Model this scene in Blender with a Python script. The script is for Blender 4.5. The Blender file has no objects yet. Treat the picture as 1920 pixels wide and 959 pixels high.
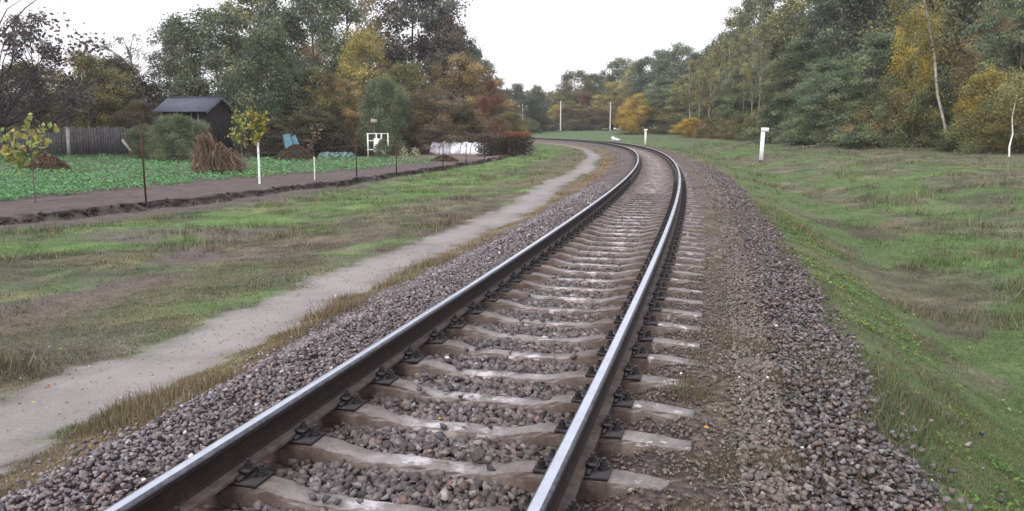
import bpy, math, random
import numpy as np

# ------------------------------------------------------------------ camera, world, sun, exposure
scene = bpy.context.scene
COL = scene.collection
F, CX, CY, YH, CAMH = 1450.0, 960.0, 479.5, 241.0, 1.465
TH = math.atan((CY - YH) / F)
cam_d = bpy.data.cameras.new("camera")
cam_d.sensor_width = 36.0
cam_d.lens = F / 1920.0 * 36.0
cam_d.clip_start = 0.05
cam_d.clip_end = 3000
cam = bpy.data.objects.new("camera", cam_d)
COL.objects.link(cam)
cam.location = (0, 0, CAMH)
cam.rotation_euler = (math.pi / 2 - TH, 0, 0)
scene.camera = cam

SUN_EL, SUN_AZ = math.radians(42), math.radians(215)
world = bpy.data.worlds.new("World")
scene.world = world
world.use_nodes = True
wn, wl = world.node_tree.nodes, world.node_tree.links
wn.clear()
sky = wn.new('ShaderNodeTexSky'); sky.sky_type = 'NISHITA'; sky.sun_disc = False
sky.sun_elevation = SUN_EL; sky.sun_rotation = SUN_AZ; sky.dust_density = 3.0
mixw = wn.new('ShaderNodeMix'); mixw.data_type = 'RGBA'
mixw.inputs[0].default_value = 0.86
mixw.inputs[7].default_value = (9.7, 9.55, 10.2, 1)       # even overcast cloud
bg = wn.new('ShaderNodeBackground'); bg.inputs[1].default_value = 0.1
wo = wn.new('ShaderNodeOutputWorld')
wl.new(sky.outputs[0], mixw.inputs[6]); wl.new(mixw.outputs[2], bg.inputs[0]); wl.new(bg.outputs[0], wo.inputs[0])

sun_d = bpy.data.lights.new("sun", 'SUN'); sun_d.energy = 1.5; sun_d.angle = math.radians(20)
sun_d.color = (1.0, 0.96, 0.92)
sun = bpy.data.objects.new("sun", sun_d); COL.objects.link(sun)
sun.rotation_euler = (math.pi / 2 - SUN_EL, 0, math.pi - SUN_AZ)
scene.view_settings.view_transform = 'Standard'
scene.view_settings.look = 'None'
scene.view_settings.exposure = 0.68
scene.view_settings.gamma = 1.0
scene.cycles.use_denoising = True
scene.cycles.max_bounces = 5
scene.cycles.diffuse_bounces = 3
scene.cycles.transmission_bounces = 3
scene.cycles.transparent_max_bounces = 6
scene.cycles.caustics_reflective = False

RNG = np.random.default_rng(7)
random.seed(7)

# ------------------------------------------------------------------ helpers
def tag(o, label=None, cat=None, group=None, kind=None):
    if label: o['label'] = label
    if cat: o['category'] = cat
    if group: o['group'] = group
    if kind: o['kind'] = kind
    return o

def empty(name, loc, rz=0.0):
    o = bpy.data.objects.new(name, None); COL.objects.link(o)
    o.empty_display_size = 0.2
    o.location = loc; o.rotation_euler = (0, 0, rz)
    return o

def mesh_np(name, V, Fs, mats=None, col=None, smooth=False, midx=None):
    """Fs: list of (n,k) int arrays."""
    me = bpy.data.meshes.new(name)
    V = np.asarray(V, dtype=np.float32)
    if not isinstance(Fs, list): Fs = [Fs]
    Fs = [np.asarray(f, dtype=np.int32) for f in Fs if len(f)]
    loops = np.concatenate([f.ravel() for f in Fs])
    tot = np.concatenate([np.full(len(f), f.shape[1], dtype=np.int32) for f in Fs])
    start = np.concatenate([[0], np.cumsum(tot)[:-1]]).astype(np.int32)
    me.vertices.add(len(V)); me.vertices.foreach_set('co', V.ravel())
    me.loops.add(len(loops)); me.loops.foreach_set('vertex_index', loops)
    me.polygons.add(len(tot)); me.polygons.foreach_set('loop_start', start)
    if smooth: me.polygons.foreach_set('use_smooth', np.ones(len(tot), dtype=bool))
    if mats:
        for m in (mats if isinstance(mats, (list, tuple)) else [mats]): me.materials.append(m)
    if midx is not None: me.polygons.foreach_set('material_index', np.asarray(midx, dtype=np.int32))
    me.update(calc_edges=True)
    if col is not None:
        a = me.color_attributes.new('Col', 'FLOAT_COLOR', 'POINT')
        c = np.ones((len(V), 4), dtype=np.float32); c[:, :3] = col
        a.data.foreach_set('color', c.ravel())
    return me

def link(name, me, parent=None):
    o = bpy.data.objects.new(name, me); COL.objects.link(o)
    if parent is not None: o.parent = parent
    return o

class MB:
    """collects boxes, tubes and sheets into one mesh"""
    def __init__(self): self.V = []; self.Q = []; self.T = []; self.n = 0
    def add(self, V, Q=None, T=None):
        V = np.asarray(V, float); self.V.append(V)
        if Q is not None and len(Q): self.Q.append(np.asarray(Q) + self.n)
        if T is not None and len(T): self.T.append(np.asarray(T) + self.n)
        self.n += len(V)
    def box(self, c, s, rz=0, ry=0, rx=0):
        p = np.array([(x, y, z) for x in (-.5, .5) for y in (-.5, .5) for z in (-.5, .5)]) * np.array(s)
        R = rotm(rx, ry, rz)
        p = p @ R.T + np.array(c)
        self.add(p, [(0, 1, 3, 2), (4, 6, 7, 5), (0, 4, 5, 1), (2, 3, 7, 6), (0, 2, 6, 4), (1, 5, 7, 3)])
    def tube(self, pts, rad, n=6, cap=True):
        pts = np.asarray(pts, float); m = len(pts)
        rad = np.broadcast_to(np.asarray(rad, float), (m,))
        d = np.gradient(pts, axis=0); d /= np.linalg.norm(d, axis=1)[:, None] + 1e-9
        up = np.where(np.abs(d[:, 2:3]) > .9, np.array([[1., 0, 0]]), np.array([[0, 0, 1.]]))
        a = np.cross(d, up); a /= np.linalg.norm(a, axis=1)[:, None] + 1e-9
        b = np.cross(d, a)
        an = np.arange(n) / n * 2 * math.pi
        V = (pts[:, None] + rad[:, None, None] * (a[:, None] * np.cos(an)[None, :, None] + b[:, None] * np.sin(an)[None, :, None])).reshape(-1, 3)
        i = np.arange(m - 1)[:, None] * n; j = np.arange(n)[None]; k = (j + 1) % n
        Q = np.stack([i + j, i + k, i + n + k, i + n + j], -1).reshape(-1, 4)
        self.add(V, Q)
        if cap:
            c0 = np.vstack([V[:n], pts[:1]]); c1 = np.vstack([V[-n:], pts[-1:]])
            self.add(c0, None, [(q, n, (q + 1) % n) for q in range(n)])
            self.add(c1, None, [(q, (q + 1) % n, n) for q in range(n)])
    def mesh(self, name, mat, smooth=False, col=None):
        Fs = []
        if self.Q: Fs.append(np.vstack(self.Q))
        if self.T: Fs.append(np.vstack(self.T))
        return mesh_np(name, np.vstack(self.V), Fs, mat, col, smooth)
    def build(self, name, mat, parent=None, smooth=False):
        return link(name, self.mesh(name, mat, smooth), parent)

def rotm(rx, ry, rz):
    cx, sx, cy, sy, cz, sz = math.cos(rx), math.sin(rx), math.cos(ry), math.sin(ry), math.cos(rz), math.sin(rz)
    return (np.array([[cz, -sz, 0], [sz, cz, 0], [0, 0, 1]]) @ np.array([[cy, 0, sy], [0, 1, 0], [-sy, 0, cy]])
            @ np.array([[1, 0, 0], [0, cx, -sx], [0, sx, cx]]))

def sm(a, b, x):
    t = np.clip((x - a) / (b - a), 0, 1); return t * t * (3 - 2 * t)
def bump(a, b, c, d, x): return sm(a, b, x) * (1 - sm(c, d, x))

_tab = np.random.default_rng(99).random((256, 256))
def vnoise(x, y):
    xi = np.floor(x).astype(int); yi = np.floor(y).astype(int)
    u = x - xi; v = y - yi; u = u * u * (3 - 2 * u); v = v * v * (3 - 2 * v)
    g = lambda i, j: _tab[(i % 256), (j % 256)]
    return (g(xi, yi) * (1 - u) + g(xi + 1, yi) * u) * (1 - v) + (g(xi, yi + 1) * (1 - u) + g(xi + 1, yi + 1) * u) * v
def fbm(x, y, sc, oct=4, seed=0):
    s = 0; a = .5; tot = 0
    x = np.asarray(x) / sc + seed * 17.3; y = np.asarray(y) / sc + seed * 9.1
    for _ in range(oct):
        s = s + a * vnoise(x, y); tot += a; a *= .5; x = x * 2.03 + 3.7; y = y * 2.03 + 1.3
    return s / tot

# ------------------------------------------------------------------ track centreline (fitted curvature)
KN = [0, 10, 20, 30, 40, 50, 60, 75, 90, 110, 140, 250]
KV = [-0.00333, -0.00227, -0.00263, -0.00348, -0.00297, -0.00336, -0.00413, -0.00509, -0.00604, -0.00709, -0.00801, -0.0085]
DS = 0.25
S0 = np.arange(0, 235, DS)
HD = 0.28276 + np.cumsum(np.interp(S0, KN, KV)) * DS
PX = -2.36354 + np.cumsum(np.sin(HD)) * DS
PY = -3 + np.cumsum(np.cos(HD)) * DS
nb = 24
PXb = PX[0] - np.sin(HD[0]) * DS * np.arange(nb, 0, -1); PYb = PY[0] - np.cos(HD[0]) * DS * np.arange(nb, 0, -1)
CLX = np.r_[PXb, PX]; CLY = np.r_[PYb, PY]; CLH = np.r_[np.full(nb, HD[0]), HD]; CLS = np.r_[-np.arange(nb, 0, -1) * DS, S0]

def ts(x, y):
    """lateral offset t (left negative) and arc length s"""
    x = np.atleast_1d(np.asarray(x, float)); y = np.atleast_1d(np.asarray(y, float))
    sh = x.shape; x = x.ravel(); y = y.ravel()
    st = 8; cx, cy = CLX[::st], CLY[::st]
    idx = np.empty(len(x), int)
    for a in range(0, len(x), 40000):
        b = slice(a, a + 40000)
        idx[b] = np.argmin((x[b, None] - cx) ** 2 + (y[b, None] - cy) ** 2, 1)
    idx = np.minimum(idx * st, len(CLX) - 1)
    for _ in range(2):
        dx = x - CLX[idx]; dy = y - CLY[idx]
        al = dx * np.sin(CLH[idx]) + dy * np.cos(CLH[idx])
        idx = np.clip(idx + np.round(al / DS).astype(int), 0, len(CLX) - 1)
    dx = x - CLX[idx]; dy = y - CLY[idx]; h = CLH[idx]
    al = dx * np.sin(h) + dy * np.cos(h)
    t = dx * np.cos(h) - dy * np.sin(h)
    return t.reshape(sh), (CLS[idx] + al).reshape(sh)

def at_track(s, t=0.0):
    x = np.interp(s, CLS, CLX); y = np.interp(s, CLS, CLY); h = np.interp(s, CLS, CLH)
    return x + t * np.cos(h), y - t * np.sin(h), h

# ------------------------------------------------------------------ terrain
FY = [-10, 0, 9, 15, 17.5, 20.8, 24.1, 31.9, 40, 48, 60, 71, 95, 130, 180, 500]
FX = [-42, -30, -18.6, -12.9, -10.9, -9.75, -8.3, -5.7, -3.7, -2.0, 0.2, 1.6, 2.6, -2, -14, -90]
def furrow_u(x, y):
    return (np.interp(y, FY, FX) - x) * 0.8 + (fbm(x, y, 1.6, 3, 5) - .5) * .5 + (fbm(x, y, .3, 2, 6) - .5) * .18

def height(x, y, detail=True):
    x = np.atleast_1d(np.asarray(x, float)); y = np.atleast_1d(np.asarray(y, float))
    t, s = ts(x, y)
    bed = -0.305 + 0.035 * sm(12, 26, s)
    # right side
    D = -1.0 + 0.62 * sm(8, 34, s)
    B = -0.02 + 0.12 * sm(10, 22, t) + 0.25 * sm(22, 40, t) + 0.55 * sm(122, 185, y)
    edge = 2.35
    zr = bed + (.045 + .022 * sm(1.0, 1.3, t)) * sm(.92, 1.1, t)
    zr = zr + (D - zr) * sm(edge - .05, 4.3, t)
    zr = zr + (B - zr) * sm(4.4, 11.5 - 4.5 * sm(15, 45, s), t)
    # left side
    zl = bed + .085 * sm(.9, 1.05, -t); zl = zl + (-0.40 - zl) * sm(1.5, 2.2, -t)
    zl = zl + (-0.50 + 0.40) * sm(2.1, 2.7, -t)
    zl = zl + (-0.64 + 0.5) * sm(3.8, 8, -t)
    zl = zl + 0.7 * sm(125, 185, y)
    z = np.where(t > 0, zr, zl)
    u = furrow_u(x, y)
    g = np.where(t < -3.5, sm(0.0, .09, u) * .14 - .05 * bump(-.5, -.1, 0, .1, u), 0)
    z = z + g + np.where(t < -3.5, .30 * sm(8, 28, u) * sm(20, 40, y), 0)
    if detail:
        z = z + (fbm(x, y, .45, 3, 15) - .5) * .07 * bump(.95, 1.1, 2.0, 2.3, t)
        rough = np.where(t > 0, sm(2.6, 4.5, t), sm(3.9, 5.2, -t))
        z = z + rough * (fbm(x, y, 2.2, 4, 1) - .5) * (.24 + .12 * sm(4, 7, t)) * (1 - .7 * (u > 0))
        z = z + (fbm(x, y, .35, 3, 2) - .5) * .03 * (np.abs(t) > 1.4)
        z = z + np.where((u > 0) & (t < -4), (fbm(x, y, .3, 3, 8) - .5) * .09, 0)
    return z

def ray(px, py):
    x = (px - CX) / F; v = (CY - py) / F
    return np.array([x, math.cos(TH) + v * math.sin(TH), -math.sin(TH) + v * math.cos(TH)])
def hit(px, py):
    """where the line of sight through a photo point meets the ground"""
    d = ray(px, py); d = d / d[1]
    Y = np.geomspace(2, 330, 1500)
    zz = height(d[0] * Y, Y, False) - (CAMH + d[2] * Y)
    i = np.argmax(zz > 0)
    if zz[i] <= 0: i = len(Y) - 1
    return float(d[0] * Y[i]), float(Y[i]), float(height(d[0] * Y[i], Y[i])[0])
def at(px, Y):
    d = ray(px, YH); x = d[0] / d[1] * Y
    return float(x), float(Y), float(height(x, Y)[0])
def zof(py, Y):
    d = ray(CX, py); return CAMH + d[2] / d[1] * Y

BARE = [(-6.0, 9.8, 1.7, .9), (-4.4, 12.0, 1.3, .6), (-8.2, 10.8, 1.5, .8), (3.9, 26, .9, 1.8)]
PATH_T = lambda s: -3.12 - .45 * sm(14, 36, s) - 0.25 * sm(0, 8, s) + .32 + .12 * np.sin(s * .35)
def region(x, y):
    """masks and base colour of the ground"""
    t, s = ts(x, y)
    u = furrow_u(x, y)
    n1 = fbm(x, y, 3.0, 4, 11); n2 = fbm(x, y, .6, 4, 12); n3 = fbm(x, y, 9.0, 3, 13); n4 = fbm(x, y, .16, 3, 14)
    right = t > 0
    pw = .31 + .16 * (1 - sm(4, 12, s)) + (n2 - .5) * .5 + (n4 - .5) * .35
    pc = PATH_T(s) - .26 * (1 - sm(4, 10, s))
    path = 1 - sm(pw - .05, pw + .26, np.abs(t - pc)); path = path * (s < 230)
    rb = 2.35 + (n2 - .5) * .5 - .2 * sm(25, 45, s); lb = -1.60 - .52 * sm(6.3, 10, s) + (n2 - .5) * .35
    ballast = sm(lb - .12, lb + .12, t) * (1 - sm(rb - .1, rb + .15, t))
    garden = sm(-.12, .05, u) * (t < -4)
    # grass
    lushL = np.clip(bump(.30, .6, 2.2, 3.5, -u + .15) * sm(28, 36, y) * 1.3 + bump(1.5, 3, 4.5, 6, -u) * (y < 34) * .8, 0, 1) * (1 - right)
    green = np.array([.115, .165, .07]); lush = np.array([.145, .255, .07]); olive = np.array([.175, .17, .105])
    brown = np.array([.17, .135, .105]); dry = np.array([.27, .205, .12]); soil = np.array([.15, .118, .112])
    C = olive + (green - olive) * sm(.38, .56, n1 * .65 + n2 * .35)[..., None]
    C = C + (brown - C) * (sm(.50, .66, fbm(x, y, 2.2, 4, 21)) * (.62 - .30 * right))[..., None]
    C = C + (lush - C) * np.clip(sm(.55, .72, fbm(x, y, 1.8, 4, 22)) * .75 + lushL, 0, 1)[..., None]
    C = C + (dry - C) * (sm(.58, .75, fbm(x, y, .9, 4, 23)) * .5)[..., None]
    C = C * (.35 + 1.3 * fbm(x, y, .5, 4, 24))[..., None]; vd = sm(.52, .64, fbm(x, y, 1.1, 4, 25)) * (1 - .4 * right); C = C + (np.array([.135, .115, .10]) - C) * (vd * .38)[..., None]
    # far right bank is browner
    fr = right * sm(11, 18, t) * (.1 + .5 * n3); C = C + (np.array([.20, .175, .12]) - C) * fr[..., None]
    # patchy darker brown ditch floor
    dt = bump(3.0, 3.9, 4.9, 5.9, t) * sm(.35, .55, n1 + (n2 - .5) * .6) * (1 - sm(18, 30, s))
    C = C + (np.array([.11, .088, .068]) - C) * (dt * .8)[..., None]
    wt_ = bump(2.5, 3.2, 8, 12, t) * sm(.48, .6, fbm(x, y, 1.3, 3, 26)); C = C + (np.array([.12, .215, .06]) - C) * (wt_ * .75)[..., None]
    # bright grass strip at the toe of the ballast
    tb = bump(2.2, 2.6, 3.1, 4.2, t); C = C + (np.array([.165, .21, .09]) - C) * (tb * (.35 + .6 * n2))[..., None]
    # bare soil patches at the left, dry verge beside the path
    bp_ = (1 - right) * sm(.46, .56, fbm(x, y, 3.2, 3, 31)) * bump(5.0, 5.8, 11, 13, -t) * (1 - sm(14, 19, y)); C = C + (soil * 1.15 - C) * (bp_ * .9)[..., None]
    for qx, qy, qa, qb in BARE: bp_ = np.maximum(bp_, sm(.25, .6, np.exp(-((x - qx) / qa) ** 2 - ((y - qy) / qb) ** 2) + (n2 - .5) * .7))
    fs = (1 - right) * bump(-1.6, -.7, -.1, .1, u) * (1 - sm(26, 36, y)) ; C = C + (soil * 1.05 - C) * (fs * .85)[..., None]
    dv = bump(lb - 1.0, lb - .6, lb - .05, lb + .25, t) * (1 - right); C = C + ((dry + (np.array([.30, .17, .11]) - dry) * sm(.45, .6, n1)[..., None]) * (.65 + .6 * n2)[..., None] - C) * (dv * .75)[..., None]
    dv2 = bump(3.7, 4.2, 5.0, 6.8, -t); C = C + (np.array([.20, .165, .10]) - C) * (dv2 * sm(.4, .6, n1) * .7)[..., None]
    # garden soil and field
    gs = soil * (.82 + .5 * n4)[..., None]
    lip = bump(-.10, -.03, .10, .22, u + (n4 - .5) * .35 + (n2 - .5) * .25); gs = gs + (np.array([.03, .024, .024]) - gs) * (lip * .95)[..., None]
    far = sm(13, 16, u) * 0
    sand = sm(48, 52, y) * (x > -13); gs = gs + (np.array([.26, .19, .155]) - gs) * (sand * .7)[..., None]
    C = C + (gs - C) * garden[..., None]
    # behind the garden: rough grass
    bk = (t < -4) * sm(19, 22, u); C = C + (np.array([.10, .10, .07]) - C) * bk[..., None]
    ff = sm(112, 122, y) * (t > 2.5); C = C + (np.array([.12, .20, .085]) - C) * (ff * .8)[..., None]
    pcv = np.array([.335, .305, .295]) * (.74 + .35 * n2 + .2 * n4 - .10 * np.exp(-((np.abs(t - pc) - pw) / .15) ** 2))[..., None]
    C = C + (pcv - C) * path[..., None]
    rust = np.exp(-((np.abs(t) - .8) / .35) ** 2)
    bc = (np.array([.19, .168, .165]) * (1 - .42 * (1 - sm(10, 14, s)))[..., None]) * (.75 + .5 * n2)[..., None]  # near bed darkened: shade in the gaps between stones put into the colour
    bc = bc + (np.array([.13, .085, .07]) - bc) * (rust * .6)[..., None]
    dust = sm(12, 24, s) * np.exp(-(t / .4) ** 2); bc = bc + (np.array([.26, .225, .225]) - bc) * (dust * .7)[..., None]
    dryr = bump(1.25, 1.45, 1.75, 2.0, t) * sm(.35, .55, n2 + .1); bc = bc + (np.array([.19, .16, .12]) - bc) * (dryr * .75)[..., None]
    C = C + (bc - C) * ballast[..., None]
    ld = sm(25, 28.5, x) * (y < 130) * (y > 25); C = C + (np.array([.20, .125, .08]) * (.5 + n2)[..., None] - C) * (ld * .7)[..., None]
    gm = C.mean(-1, keepdims=True); C = gm + (C - gm) * .88
    C = C * .72
    return dict(t=t, s=s, u=u, path=path, ballast=ballast, garden=garden, C=C, lush=lushL, dt=dt, bare=np.clip(bp_ + fs, 0, 1), dv=dv, tb=tb)

# ------------------------------------------------------------------ materials
def new_mat(name):
    m = bpy.data.materials.new(name); m.use_nodes = True
    nt = m.node_tree; p = nt.nodes['Principled BSDF']
    return m, nt.nodes, nt.links, p
def noise_node(N, L, scale, detail=4, rough=.6, coord='Object', vec=None):
    tc = N.new('ShaderNodeTexCoord'); n = N.new('ShaderNodeTexNoise')
    n.inputs['Scale'].default_value = scale; n.inputs['Detail'].default_value = detail; n.inputs['Roughness'].default_value = rough
    L.new(tc.outputs[coord], n.inputs['Vector']); return n
def mulcol(N, L, a, b, fac=1.0):
    m = N.new('ShaderNodeMix'); m.data_type = 'RGBA'; m.blend_type = 'MULTIPLY'; m.inputs[0].default_value = fac
    L.new(a, m.inputs[6]); L.new(b, m.inputs[7]); return m.outputs[2]
def ramp(N, L, src, stops):
    r = N.new('ShaderNodeValToRGB'); e = r.color_ramp.elements
    while len(e) < len(stops): e.new(.5)
    for el, (p, c) in zip(e, stops):
        el.position = p; el.color = (*c, 1) if len(c) == 3 else c
    L.new(src, r.inputs[0]); return r.outputs[0]
def g3(v): return (v, v, v)
def simple(name, c, rough=.8, var=.35, scale=8, bumpd=.004, metal=0.0, c2=None, spec=.3):
    m, N, L, p = new_mat(name)
    n = noise_node(N, L, scale, 5)
    c = np.array(c); c2 = np.array(c2) if c2 is not None else c * (1 - var)
    col = ramp(N, L, n.outputs[0], [(.35, tuple(c2)), (.65, tuple(np.minimum(c * (1 + var * .4), 1)))])
    L.new(col, p.inputs['Base Color'])
    p.inputs['Roughness'].default_value = rough; p.inputs['Metallic'].default_value = metal
    p.inputs['Specular IOR Level'].default_value = spec
    if bumpd:
        b = N.new('ShaderNodeBump'); b.inputs['Distance'].default_value = bumpd
        n2 = noise_node(N, L, scale * 4, 4); L.new(n2.outputs[0], b.inputs['Height']); L.new(b.outputs[0], p.inputs['Normal'])
    return m

def ground_material():
    m, N, L, p = new_mat('ground_surface')
    at_ = N.new('ShaderNodeAttribute'); at_.attribute_name = 'Col'
    ab = N.new('ShaderNodeAttribute'); ab.attribute_name = 'Mask'
    sep = N.new('ShaderNodeSeparateColor'); L.new(ab.outputs['Color'], sep.inputs[0])
    n1 = noise_node(N, L, 22, 6, .7); n2 = noise_node(N, L, 3.1, 5, .65)
    c1 = ramp(N, L, n1.outputs[0], [(.3, g3(.5)), (.5, g3(1.0)), (.72, g3(1.55))])
    c2 = ramp(N, L, n2.outputs[0], [(.3, g3(.78)), (.7, g3(1.22))])
    col = mulcol(N, L, at_.outputs['Color'], c1, .85); col = mulcol(N, L, col, c2)
    # stones inside the ballast: cell pattern
    tc = N.new('ShaderNodeTexCoord')
    vo = N.new('ShaderNodeTexVoronoi'); vo.inputs['Scale'].default_value = 21; L.new(tc.outputs['Object'], vo.inputs['Vector'])
    sp = N.new('ShaderNodeSeparateColor'); L.new(vo.outputs['Color'], sp.inputs[0])
    cc = ramp(N, L, sp.outputs[0], [(0, (.45, .42, .45)), (.45, (.9, .85, .88)), (.75, (1.25, 1.05, 1.0)), (1, (1.9, 1.8, 1.8))])
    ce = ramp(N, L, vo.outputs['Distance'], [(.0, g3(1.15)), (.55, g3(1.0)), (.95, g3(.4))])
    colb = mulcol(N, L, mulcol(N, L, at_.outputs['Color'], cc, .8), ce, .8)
    # far stones read finer
    mx = N.new('ShaderNodeMix'); mx.data_type = 'RGBA'
    L.new(sep.outputs[0], mx.inputs[0]); L.new(col, mx.inputs[6]); L.new(colb, mx.inputs[7])
    # smooth trodden path
    cp = ramp(N, L, noise_node(N, L, 40, 6, .8).outputs[0], [(.28, g3(.6)), (.45, g3(.98)), (.75, g3(1.2))])
    colp = mulcol(N, L, at_.outputs['Color'], cp)
    mx2 = N.new('ShaderNodeMix'); mx2.data_type = 'RGBA'
    L.new(sep.outputs[1], mx2.inputs[0]); L.new(mx.outputs[2], mx2.inputs[6]); L.new(colp, mx2.inputs[7])
    L.new(mx2.outputs[2], p.inputs['Base Color'])
    p.inputs['Roughness'].default_value = .95; p.inputs['Specular IOR Level'].default_value = .15
    b = N.new('ShaderNodeBump'); b.inputs['Distance'].default_value = .035; b.inputs['Strength'].default_value = .8
    hb = N.new('ShaderNodeMix'); hb.data_type = 'FLOAT'
    L.new(sep.outputs[0], hb.inputs[0]); L.new(n1.outputs[0], hb.inputs[2])
    inv = N.new('ShaderNodeMath'); inv.operation = 'SUBTRACT'; inv.inputs[0].default_value = 1; L.new(vo.outputs['Distance'], inv.inputs[1])
    L.new(inv.outputs[0], hb.inputs[3])
    m3 = N.new('ShaderNodeMath'); m3.operation = 'MULTIPLY_ADD'
    k = N.new('ShaderNodeMath'); k.operation = 'MULTIPLY_ADD'; k.inputs[1].default_value = -.55; k.inputs[2].default_value = 1; L.new(sep.outputs[1], k.inputs[0])
    L.new(hb.outputs[0], m3.inputs[0]); L.new(k.outputs[0], m3.inputs[1]); m3.inputs[2].default_value = 0
    L.new(m3.outputs[0], b.inputs['Height']); L.new(b.outputs[0], p.inputs['Normal'])
    return m

def attr_material(name, rough=.8, trans=0.0, objvar=0.0, huevar=0.0, spec=.2, bumps=0):
    m, N, L, p = new_mat(name)
    a = N.new('ShaderNodeAttribute'); a.attribute_name = 'Col'
    c = a.outputs['Color']
    if objvar:
        oi = N.new('ShaderNodeObjectInfo')
        r = ramp(N, L, oi.outputs['Random'], [(0, (1 - objvar, 1 - objvar, 1 - objvar * .8)), (.5, (1 + huevar, 1, 1 - huevar)), (1, (1 + objvar * .9, 1 + objvar, 1 + objvar))])
        c = mulcol(N, L, c, r)
    L.new(c, p.inputs['Base Color'])
    p.inputs['Roughness'].default_value = rough; p.inputs['Specular IOR Level'].default_value = spec
    if bumps:
        b = N.new('ShaderNodeBump'); b.inputs['Distance'].default_value = bumps; b.inputs['Strength'].default_value = .7
        L.new(noise_node(N, L, 60, 4, .7).outputs[0], b.inputs['Height']); L.new(b.outputs[0], p.inputs['Normal'])
    if trans:
        tr = N.new('ShaderNodeBsdfTranslucent'); L.new(c, tr.inputs[0])
        ms = N.new('ShaderNodeMixShader'); ms.inputs[0].default_value = trans
        out = N['Material Output'] if 'Material Output' in N else [n for n in N if n.type == 'OUTPUT_MATERIAL'][0]
        L.new(p.outputs[0], ms.inputs[1]); L.new(tr.outputs[0], ms.inputs[2]); L.new(ms.outputs[0], out.inputs[0])
    return m

M_GROUND = ground_material()
M_LEAF = attr_material('leaves', .7, .3, .18, .06)
M_GRASS = attr_material('grass_blades', .75, .25)
M_STONE = attr_material('ballast_stone', .85, bumps=.006)
M_BARK = simple('bark', (.16, .135, .12), .9, .5, 6, .01)
M_DARKBARK = simple('dark_bark', (.06, .05, .05), .9, .5, 6, .01)
M_PALEBARK = simple('pale_bark', (.42, .39, .34), .9, .5, 3, .006)
M_WHITE = simple('white_paint', (.88, .88, .86), .6, .12, 6, .001)
M_CONCPOLE = simple('pole_concrete', (.40, .40, .38), .85, .2, 4, .002)
M_RUST = simple('rusty_steel', (.075, .032, .028), .8, .45, 14, .002)
M_WIRE = simple('fence_wire', (.16, .13, .12), .6, .2, 14, 0)
M_GREYWOOD = simple('weathered_wood', (.115, .11, .12), .9, .4, 5, .004)
M_DARKWOOD = simple('dark_wood', (.028, .020, .023), .85, .5, 6, .004)
M_PALEWOOD = simple('pale_wood', (.42, .38, .34), .85, .3, 6, .003)
M_ROOF = simple('roof_felt', (.075, .085, .12), .6, .25, 5, .004)
M_BLUE = simple('blue_sheet', (.16, .33, .40), .5, .3, 4, .004)
M_OIL = simple('oily_iron', (.034, .029, .031), .5, .6, 30, .003, spec=.4)

# ------------------------------------------------------------------ ground sheet, split by what it is made of
def build_ground():
    nx, ny = 620, 760
    a = 4.6; u = np.linspace(-1, 1, nx); X = 2.0 + 230 * np.sinh(a * u) / math.sinh(a)
    b = 5.2; v = np.linspace(0, 1, ny); Y = -5 + 600 * np.sinh(b * v) / math.sinh(b)
    gx, gy = np.meshgrid(X, Y)
    gz = height(gx, gy)
    R = region(gx, gy)
    V = np.stack([gx, gy, gz], -1).reshape(-1, 3); C = R['C'].reshape(-1, 3)
    mask = np.stack([R['ballast'].ravel(), R['path'].ravel(), R['garden'].ravel()], -1)
    i = np.arange(ny - 1)[:, None] * nx + np.arange(nx - 1)[None]
    Q = np.stack([i, i + 1, i + nx + 1, i + nx], -1).reshape(-1, 4)
    q0 = Q[:, 0]
    cls = np.zeros(len(Q), int)
    cls[mask[q0, 2] > .5] = 3
    cls[mask[q0, 1] > .5] = 2
    cls[mask[q0, 0] > .5] = 1
    far = (R['s'].ravel()[q0] > 0) & (R['t'].ravel()[q0] > 2.5) & (gy.ravel()[q0] > 118)
    cls[far & (cls == 0)] = 4
    for k, nm in enumerate(['ground', 'ballast_bed', 'path', 'garden_soil', 'far_field']):
        q = Q[cls == k]
        if not len(q): continue
        used, inv = np.unique(q.ravel(), return_inverse=True)
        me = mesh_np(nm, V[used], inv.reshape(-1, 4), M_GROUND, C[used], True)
        at_ = me.color_attributes.new('Mask', 'FLOAT_COLOR', 'POINT')
        c = np.ones((len(used), 4), dtype=np.float32); c[:, :3] = mask[used]; at_.data.foreach_set('color', c.ravel())
        o = link(nm, me); o['kind'] = 'structure'
build_ground()

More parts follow.
